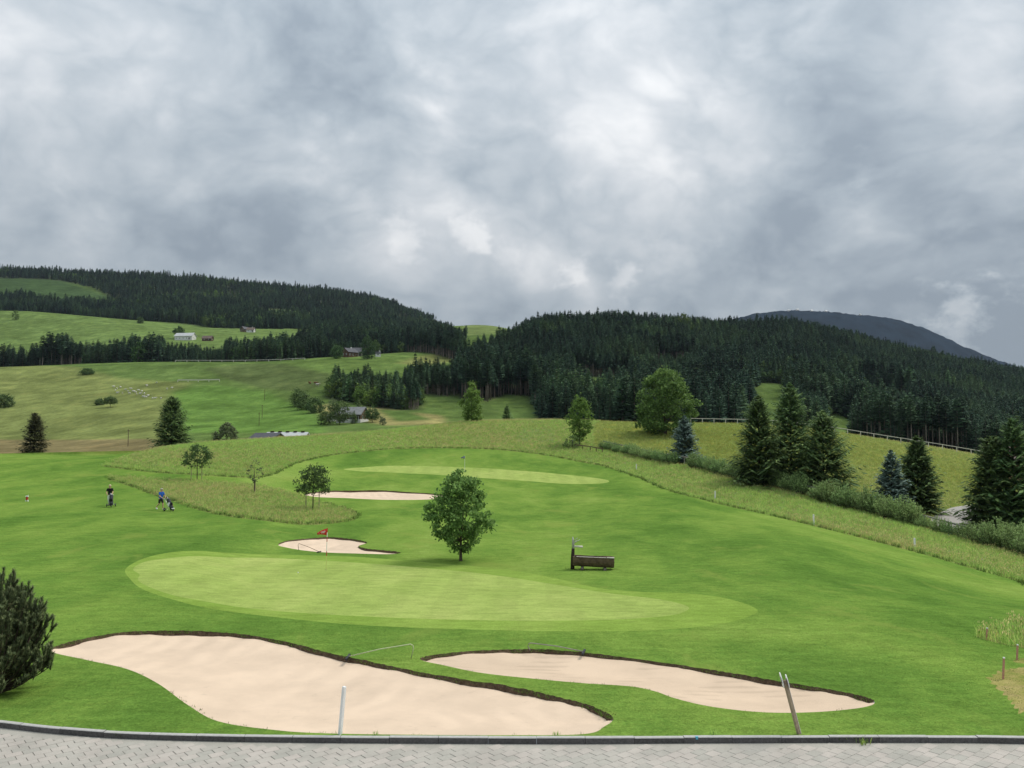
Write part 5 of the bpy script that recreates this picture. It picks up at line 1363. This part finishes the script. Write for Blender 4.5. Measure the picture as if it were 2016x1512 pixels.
# ------------------------------------------------------------------ lone trees and bushes on the far fields
FB = [
 ('field_bush', 8, 802, 6, 4.5, BUSH, 'dark_leaf', 'dark bush at the rim of the olive slope', 'bush'),
 ('field_bush', 172, 737, 3.6, 4.2, BUSH, 'dark_leaf', 'low dark bush high on the olive slope', 'bush'),
 ('field_bush', 197, 797, 3.0, 2.4, BUSH, 'dark_leaf', 'small bush beside the lone hillside tree', 'bush'),
 ('field_tree', 217, 802, 5.2, 2.9, [(.35, .6), (.5, 1), (.75, .9), (1, .3)], 'dark_leaf', 'lone small tree on the olive hillside below the sheep', 'tree'),
 ('field_tree', 30, 630, 13, 4.0, BUSH, 'leaf_forest', 'single dark tree standing in the upper field', 'tree'),
 ('field_tree', 276, 637, 9, 4.5, BUSH, 'leaf_forest', 'small dark tree at the top edge of the upper field', 'tree'),
 ('field_tree', 352, 666, 14, 6.5, ROUND, 'leaf_forest', 'round tree behind the long white barn', 'tree'),
 ('field_bush', 588, 800, 8.5, 4.0, BUSH, 'dark_leaf', 'tallest bush of the clump beside the lush field', 'bush'),
 ('field_bush', 602, 806, 6.5, 4.2, BUSH, 'dark_leaf', 'middle bush of the clump beside the lush field', 'bush'),
 ('field_bush', 620, 813, 6.2, 4.0, BUSH, 'dark_leaf', 'lowest bush of the clump beside the lush field', 'bush'),
 ('house_tree', 640, 836, 4.6, 2.7, BUSH, 'dark_leaf', 'round bush on the open side of the grey-roofed house', 'bush'),
 ('house_tree', 668, 836, 8.6, 4.0, ROUND, 'dark_leaf', 'large dark tree half covering the grey-roofed house', 'tree'),
 ('house_tree', 733, 832, 5.6, 2.9, [(.22, .6), (.35, 1), (.6, .9), (.85, .5), (1, .15)], 'dark_leaf', 'neat round tree beside the grey-roofed house', 'tree'),
 ('house_tree', 753, 837, 2.8, 1.2, BUSH, 'pale_leaf', 'thin small bush past the neat round tree', 'bush'),
 ('house_tree', 655, 826, 8.5, 2.2, OVAL, 'pale_leaf', 'thin brownish tree rising behind the white shed', 'tree'),
 ('farm_tree', 663, 706, 10, 5.0, BUSH, 'leaf_forest', 'light green tree at the gable of the brown farmhouse', 'tree'),
 ('farm_tree', 724, 707, 17, 6.0, BUSH, 'leaf_forest', 'tall dark tree between farm barn and chapel', 'tree'),
 ('farm_tree', 740, 702, 13, 4.0, OVAL, 'leaf_forest', 'light green tree above the small white chapel', 'tree'),
]
for k, (nm, u, v, h, r_, pf, mt, lab, cat) in enumerate(FB):
    p_ = gpt(u, v, 190)
    broad(nm, p_, h, r_, pf, 100 + k, mt, lab, None, cat, 90, 26, r_ * .085, h * .018, shell=.5, crad=.24, limbs=5)
p_ = at(697, 303); spruce('small_spruce', p_, 4.8, 1.6, 51, 'spruce_near', 'small dark conifer in front of the grey house roof', None, 18, 8, 3)
p_ = at(706, 326); spruce('house_conifer', p_, 8.4, 2.6, 52, 'spruce_near', 'dark conifer behind the grey-roofed house', None, 18, 8, 3)
p_ = at(1346, 925); broad('ridge_tree', p_, 17, 7, ROUND, 171, 'leaf_forest', 'round leafy tree standing out on the forest skyline', None, 'tree', 70, 22, .7, .3, shell=.5, crad=.24, limbs=5)

# ------------------------------------------------------------------ the forest
PR = []
def proto(seed, h, r, bare, full, tr_, whorls=19, per=8, tw=2, tww=.85):
    trk, cr_ = spruce_geo(h, r, seed, whorls, per, tw, bare=bare, sway=.22, tw_w=tww, full=full, trunk_r=tr_)
    cr_.v = [(x * 1.12, y * 1.12, z_ if z_ < h * .8 else h * .8 + (z_ - h * .8) * .62) for x, y, z_ in cr_.v]     # blunt, storm-worn tops
    trk.v = [(x, y, min(z_, h * .9)) for x, y, z_ in trk.v]
    PR.append((trk.mesh('trunk', 'bark_forest', True), cr_.mesh('crown', 'spruce_forest'), trk, cr_, ['bark_forest', 'spruce_forest']))
proto(201, 22, 3.9, .03, .72, .26); proto(202, 24, 4.2, .05, .66, .28); proto(203, 19, 4.1, .03, .8, .24)
proto(204, 25, 3.6, .10, .62, .27, 20, 8, 2); proto(205, 21, 4.5, .03, .6, .28)
proto(206, 27, 3.6, .46, .55, .27, 13, 9, 2)             # bare-stemmed edge tree
for sd_, h, r_ in ((211, 15, 5.2), (212, 13, 4.6)):
    trk, cr_ = broad_geo(h, r_, [(.05, .7), (.25, .95), (.5, 1.0), (.75, .75), (1, .15)], sd_, 55, 14, .75, .25, shell=.5, crad=.25, limbs=4)
    PR.append((trk.mesh('trunk', 'bark_forest', True), cr_.mesh('crown', 'leaf_forest'), trk, cr_, ['bark_forest', 'leaf_forest']))
pobj = []
for (a_, b_, trk, cr_, mts) in PR:
    mb = MB(); mb.add(trk.v, trk.f, 0); mb.add(cr_.v, cr_.f, 1)
    pobj.append(bpy.data.objects.new('forest_tree_form', mb.mesh('forest_tree', mts)))
# jittered grid of stems, spacing grows with distance
TX, TY = [], []
for (d0, d1, sp) in ((250, 560, 3.5), (560, 900, 4.1), (900, 1300, 5.0), (1300, 2150, 6.6)):
    x0, x1 = (-480 - CU) / FPX * d1, (2460 - CU) / FPX * d1
    gx, gy = np.meshgrid(np.arange(x0, x1, sp), np.arange(d0, d1, sp), indexing='ij')
    gx = gx + rng.uniform(-.46, .46, gx.shape) * sp; gy = gy + rng.uniform(-.46, .46, gy.shape) * sp
    k_ = (gx / gy * FPX + CU > -460) & (gx / gy * FPX + CU < 2460)
    TX.append(gx[k_]); TY.append(gy[k_])
TX = np.concatenate(TX); TY = np.concatenate(TY)
uu = TX / TY * FPX + CU
keep = is_forest(uu + 9 * wav(TX, TY, .05, 31) + 9 * wav(TX, TY, .17, 34), TY * (1 + .02 * wav(TX, TY, .04, 32)))
keep &= wav(TX, TY, .055, 33) > -.60
keep &= ~((TY > 1600) & (rng.random(len(TX)) < .42))
TX, TY, uu = TX[keep], TY[keep], uu[keep]
TZ = Z(TX, TY)
n_ = len(TX)
tid = rng.choice(5, n_, p=[.28, .26, .16, .16, .14])
grove = (uu > 600) & (uu < 900) & (TY < 600)
lw = wav(TX, TY, .02, 35) + .25 * rng.normal(size=n_)
tid = np.where((lw > .58) & (TY > 300), rng.choice([6, 7], n_), tid)
tid = np.where(grove & (rng.random(n_) < .45), rng.choice([6, 7], n_), tid)
def near_edge(u, d):
    return ~is_forest(u, d * .975) | ~is_forest(u, d * .94)
edge = near_edge(uu, TY)
tall_edge = edge & (((uu > 800) & (uu < 1070) & (TY > 360)) | ((uu > 1115) & (uu < 1260) & (TY > 480)) | ((uu > 1280) & (uu < 1380) & (TY > 600)) | ((uu > 1700) & (uu < 1900)) | ((uu > 60) & (uu < 160) & (TY < 800)))
tid = np.where(tall_edge & (rng.random(n_) < .92), 5, tid)
sc_ = rng.uniform(.72, 1.16, n_) * (1 + .10 * wav(TX, TY, .03, 36))
stand = np.floor((wav(TX, TY, .018, 71) + .35 * wav(TX, TY, .07, 72)) * 4)
sc_ = sc_ * (.70 + .15 * np.sin(stand * 2.3))
sc_ = np.where(grove, sc_ * .72, sc_); sc_ = np.where((uu > 1450) & (TY < 380), sc_ * .9, sc_)
sc_ = np.where((uu < 640) & (TY < 830), sc_ * np.where((uu > 320) & (uu < 440), .86, 1.25), sc_)
sc_ = np.where(TY > 1400, sc_ * rng.uniform(.62, 1.18, n_), sc_)
sc_ = np.where((uu > 1250) & (TY > 820), sc_ * .88, sc_)
sc_ = np.where((uu > 780) & (uu < 930) & (TY > 800), sc_ * .75, sc_)
rz_ = rng.uniform(0, 6.28, n_)
infr = (uu > 0) & (uu < 2016)
# the 300 that show largest stand as trees of their own
size = np.where(infr, sc_ * np.where(tid == 5, 27, 22) / TY, 0) * np.where(edge, 1.35, 1.0)
order = np.argsort(-size)[:300]
own = np.zeros(n_, bool); own[order] = True
KL = {0: 'dark spruce of the dense forest wall beyond the meadow crest', 6: 'rounded leafy tree among the dark spruces of the forest', 5: 'bare-stemmed tall spruce at the open forest edge'}
for i in order:
    k = int(tid[i]); kk = 6 if k >= 6 else (5 if k == 5 else 0)
    o = thing('leafy_tree' if kk == 6 else 'forest_spruce', (TX[i], TY[i], TZ[i] - .2), KL[kk], 'tree', {0: 'spruces of the forest wall', 6: 'leafy trees in the forest', 5: 'bare-stemmed spruces at the forest edge'}[kk], rz_[i])
    o.scale = (sc_[i],) * 3
    link('trunk', PR[k][0], o); link('crown', PR[k][1], o)
r_ = ~own
nn = int(r_.sum())
scatter('forest', np.stack([TX, TY, TZ - .2], 1)[r_], np.stack([np.zeros(nn), np.zeros(nn), rz_[r_]], 1), np.repeat((sc_[r_] * rng.uniform(.95, 1.05, nn))[:, None], 3, 1), tid[r_], pobj, 'dark spruce forest covering the hills behind the golf course', 'forest')
print('forest trees', n_)

# ------------------------------------------------------------------ long grass
def tuft(seed, n_, h, spread, w_, mat, heads=None, lean=.45):
    q = random.Random(seed); mb = MB(); mats = [mat] + ([heads] if heads else [])
    for _ in range(n_):
        az = q.uniform(0, 6.283); rr = spread * math.sqrt(q.random()); b_ = Vector((math.cos(az) * rr, math.sin(az) * rr, -.03)); a2 = q.uniform(0, 6.283)
        hh = h * q.uniform(.45, 1.1); ln = Vector((math.cos(a2), math.sin(a2), 0)) * hh * lean * q.random(); sd_ = Vector((-math.sin(a2 + q.uniform(-1, 1)), math.cos(a2), 0)) * w_
        m_ = b_ + Vector((0, 0, hh * .6)) + ln * .35; e_ = b_ + Vector((0, 0, hh)) + ln
        mb.face([b_ - sd_, b_ + sd_, m_ + sd_ * .8, e_, m_ - sd_ * .8])
        if heads and q.random() < .6:
            up = Vector((0, 0, 1)); s2 = sd_ * 2.0
            mb.face([e_ - up * .10 * h - s2 * .2, e_ - s2, e_ + up * .12 * h, e_ + s2], 1)
    return bpy.data.objects.new('grass_tuft_form', mb.mesh('grass_tuft', mats))
def sample(q, dens, test=None):
    vv, f = ZONES[q]; a_, b_, c_ = vv[f[:, 0]], vv[f[:, 1]], vv[f[:, 2]]
    ctr = (a_ + b_ + c_) / 3; area = .5 * np.linalg.norm(np.cross(b_ - a_, c_ - a_), axis=1)
    w_ = area * dens(ctr[:, 0], ctr[:, 1]); k = rng.poisson(w_)
    i = np.repeat(np.arange(len(f)), k); r1, r2 = rng.random(len(i)), rng.random(len(i)); s = np.sqrt(r1)[:, None]; r2 = r2[:, None]
    return (1 - s) * a_[i] + s * (1 - r2) * b_[i] + s * r2 * c_[i]
def vis_d(x, y): 
    u = x / y * FPX + CU
    return ((u > -60) & (u < 2080)).astype(float)
T_long = [tuft(301, 18, .34, .24, .009, 'grass_green'), tuft(302, 16, .40, .24, .008, 'grass_green', 'grass_straw'), tuft(303, 14, .42, .26, .007, 'grass_straw', 'grass_straw'), tuft(304, 14, .30, .24, .013, 'grass_green'), tuft(305, 12, .34, .22, .010, 'grass_green', 'flower_white')]
T_mead = [tuft(311, 14, .34, .24, .013, 'grass_meadow'), tuft(312, 12, .36, .24, .012, 'grass_meadow', 'flower_yellow'), tuft(313, 12, .38, .24, .011, 'grass_meadow', 'grass_straw')]
T_edge = [tuft(331, 14, .24, .20, .014, 'grass_edge_shade'), tuft(332, 12, .32, .20, .011, 'grass_edge_shade')]
T_short = [tuft(321, 16, .034, .10, .0035, 'grass_short', None, .8), tuft(322, 14, .045, .10, .004, 'grass_short', None, .8)]
def put(name, P, protos, pw_, smin, smax, label, cat, idx=None):
    n_ = len(P)
    if idx is None: idx = rng.choice(len(protos), n_, p=pw_)
    s = rng.uniform(smin, smax, n_)
    scatter(name, P, np.stack([rng.uniform(-.1, .1, n_), rng.uniform(-.1, .1, n_), rng.uniform(0, 6.28, n_)], 1), np.stack([s, s, s * rng.uniform(.8, 1.2, n_)], 1), idx, protos, label, cat)
    print(name, n_)
far = lambda x, y: vis_d(x, y) * np.where(y < 176, 1, .2)
P = np.concatenate([sample(1, lambda x, y: far(x, y) * np.clip(820 / y, 4, 11))])
str_ = wav(P[:, 0], P[:, 1], .12, 51) + .5 * wav(P[:, 0], P[:, 1], .5, 52) + .35 * rng.normal(size=len(P))
idx = np.where(str_ > .62, 2, np.where(str_ > .1, 1, np.where(rng.random(len(P)) < .5, 0, 3)))
fl_ = rng.random(len(P)) < .012; uP = P[:, 0] / P[:, 1] * FPX + CU
fl_ |= (uP > 1020) & (uP < 1090) & (P[:, 1] > 140) & (P[:, 1] < 152) & (rng.random(len(P)) < .3)
idx = np.where(fl_, 4, idx)
put('long_grass', P, T_long, None, .75, 1.15, 'long seeding grass of the unmown rough above the fairway', 'grass', idx)
eg = []
for nm_, (a_, b_) in (('rough', (0, 6 * len(ROUGH_EDGE) - 6)), ('island', (0, 6 * 8))):
    pl = ZP[nm_][a_:b_]
    for i in range(len(pl) - 1):
        L_ = float(np.hypot(*(pl[i + 1] - pl[i]))); n_ = max(1, int(L_ * 5))
        for k in range(n_): eg.append(pl[i] + (pl[i + 1] - pl[i]) * rng.random() + np.array((rng.normal(0, .16), .12 + abs(rng.normal(0, .22)))))
eg = np.array(eg); eg = np.column_stack([eg, Z(eg[:, 0], eg[:, 1])])
put('edge_grass', eg, T_edge, [.5, .5], .7, 1.2, 'grass where the rough meets the fairway, its edge shade put into dark green', 'grass')
P = sample(2, lambda x, y: vis_d(x, y) * 11)
str_ = .25 + wav(P[:, 0], P[:, 1], .2, 53) * .6 + .4 * rng.normal(size=len(P))
put('island_grass', P, T_long, None, .6, .95, 'brownish long grass of the rough island with staked trees', 'grass', np.where(str_ > .62, 2, np.where(str_ > .05, 1, 0)))
P = sample(3, lambda x, y: far(x, y) * np.clip(620 / y, 3, 7))
str_ = wav(P[:, 0], P[:, 1], .09, 54) + .45 * rng.normal(size=len(P))
put('meadow_grass', P, T_mead, None, .7, 1.2, 'yellow-green flowering grass of the fenced meadow', 'grass', np.where(str_ > .35, 1, np.where(str_ < -.45, 2, 0)))
P = sample(11, lambda x, y: vis_d(x, y) * 30)
put('pond_grass', P, T_long, [.5, .2, .1, .2, 0], .5, 1.1, 'rank grass on the bank of the pond', 'grass')
P = sample(0, lambda x, y: vis_d(x, y) * np.clip((34 - y) / 8, 0, 1) * 55)
put('mown_grass', P, T_short, [.6, .4], .7, 1.4, 'short mown grass between kerb, bunkers and green', 'grass')
P = np.concatenate([sample(12, lambda x, y: vis_d(x, y) * 26), sample(13, lambda x, y: vis_d(x, y) * 26)])
put('worn_grass', P, T_short, [.5, .5], .8, 2.2, 'sparse grass left on the worn straw-coloured patches', 'grass')
LP = np.array(LIPS); LP = LP[(wav(LP[:, 0], LP[:, 1], 1.7, 61) + .5 * rng.normal(size=len(LP))) > .1]; LP = np.concatenate([LP + np.column_stack([rng.normal(0, .03, len(LP)), rng.normal(0, .03, len(LP)), np.full(len(LP), .0)]) for _ in range(2)])
put('lip_grass', LP, T_short, [.5, .5], .7, 1.7, 'ragged grass fringe along the bunker lips', 'grass')
fq_ = gpt(1168, 1121); FP_ = np.array([(fq_.x + rng.uniform(-1.2, 1.1), fq_.y + rng.uniform(-.5, .4), 0) for _ in range(120)]); FP_[:, 2] = Z(FP_[:, 0], FP_[:, 1])
put('fountain_grass', FP_, T_short, [.5, .5], 1.5, 3.2, 'uncut grass under the log fountain', 'grass')
# weeds at the kerb
for (u, s_, lab) in ((1700, 1.0, 'green weed tuft growing over the kerb front'), (1410, .6, 'sparse grass tuft behind the kerb near the leaning sign'), (735, .5, 'small weed tuft behind the kerb beside the white post'), (1095, .55, 'small weed tuft at the kerb edge of the sand')):
    x = at(u, 17).x; y = float(kerb_y([x])[0]) + (.06 if u != 1700 else -.125)
    root = thing('weed_tuft', (x, y, .1 if u != 1700 else 0), lab, 'weed', 'weeds along the kerb'); root.scale = (s_,) * 3
    tm = tuft(400 + u, 26, .24, .14, .007, 'grass_green'); link('leaves', tm.data, root)
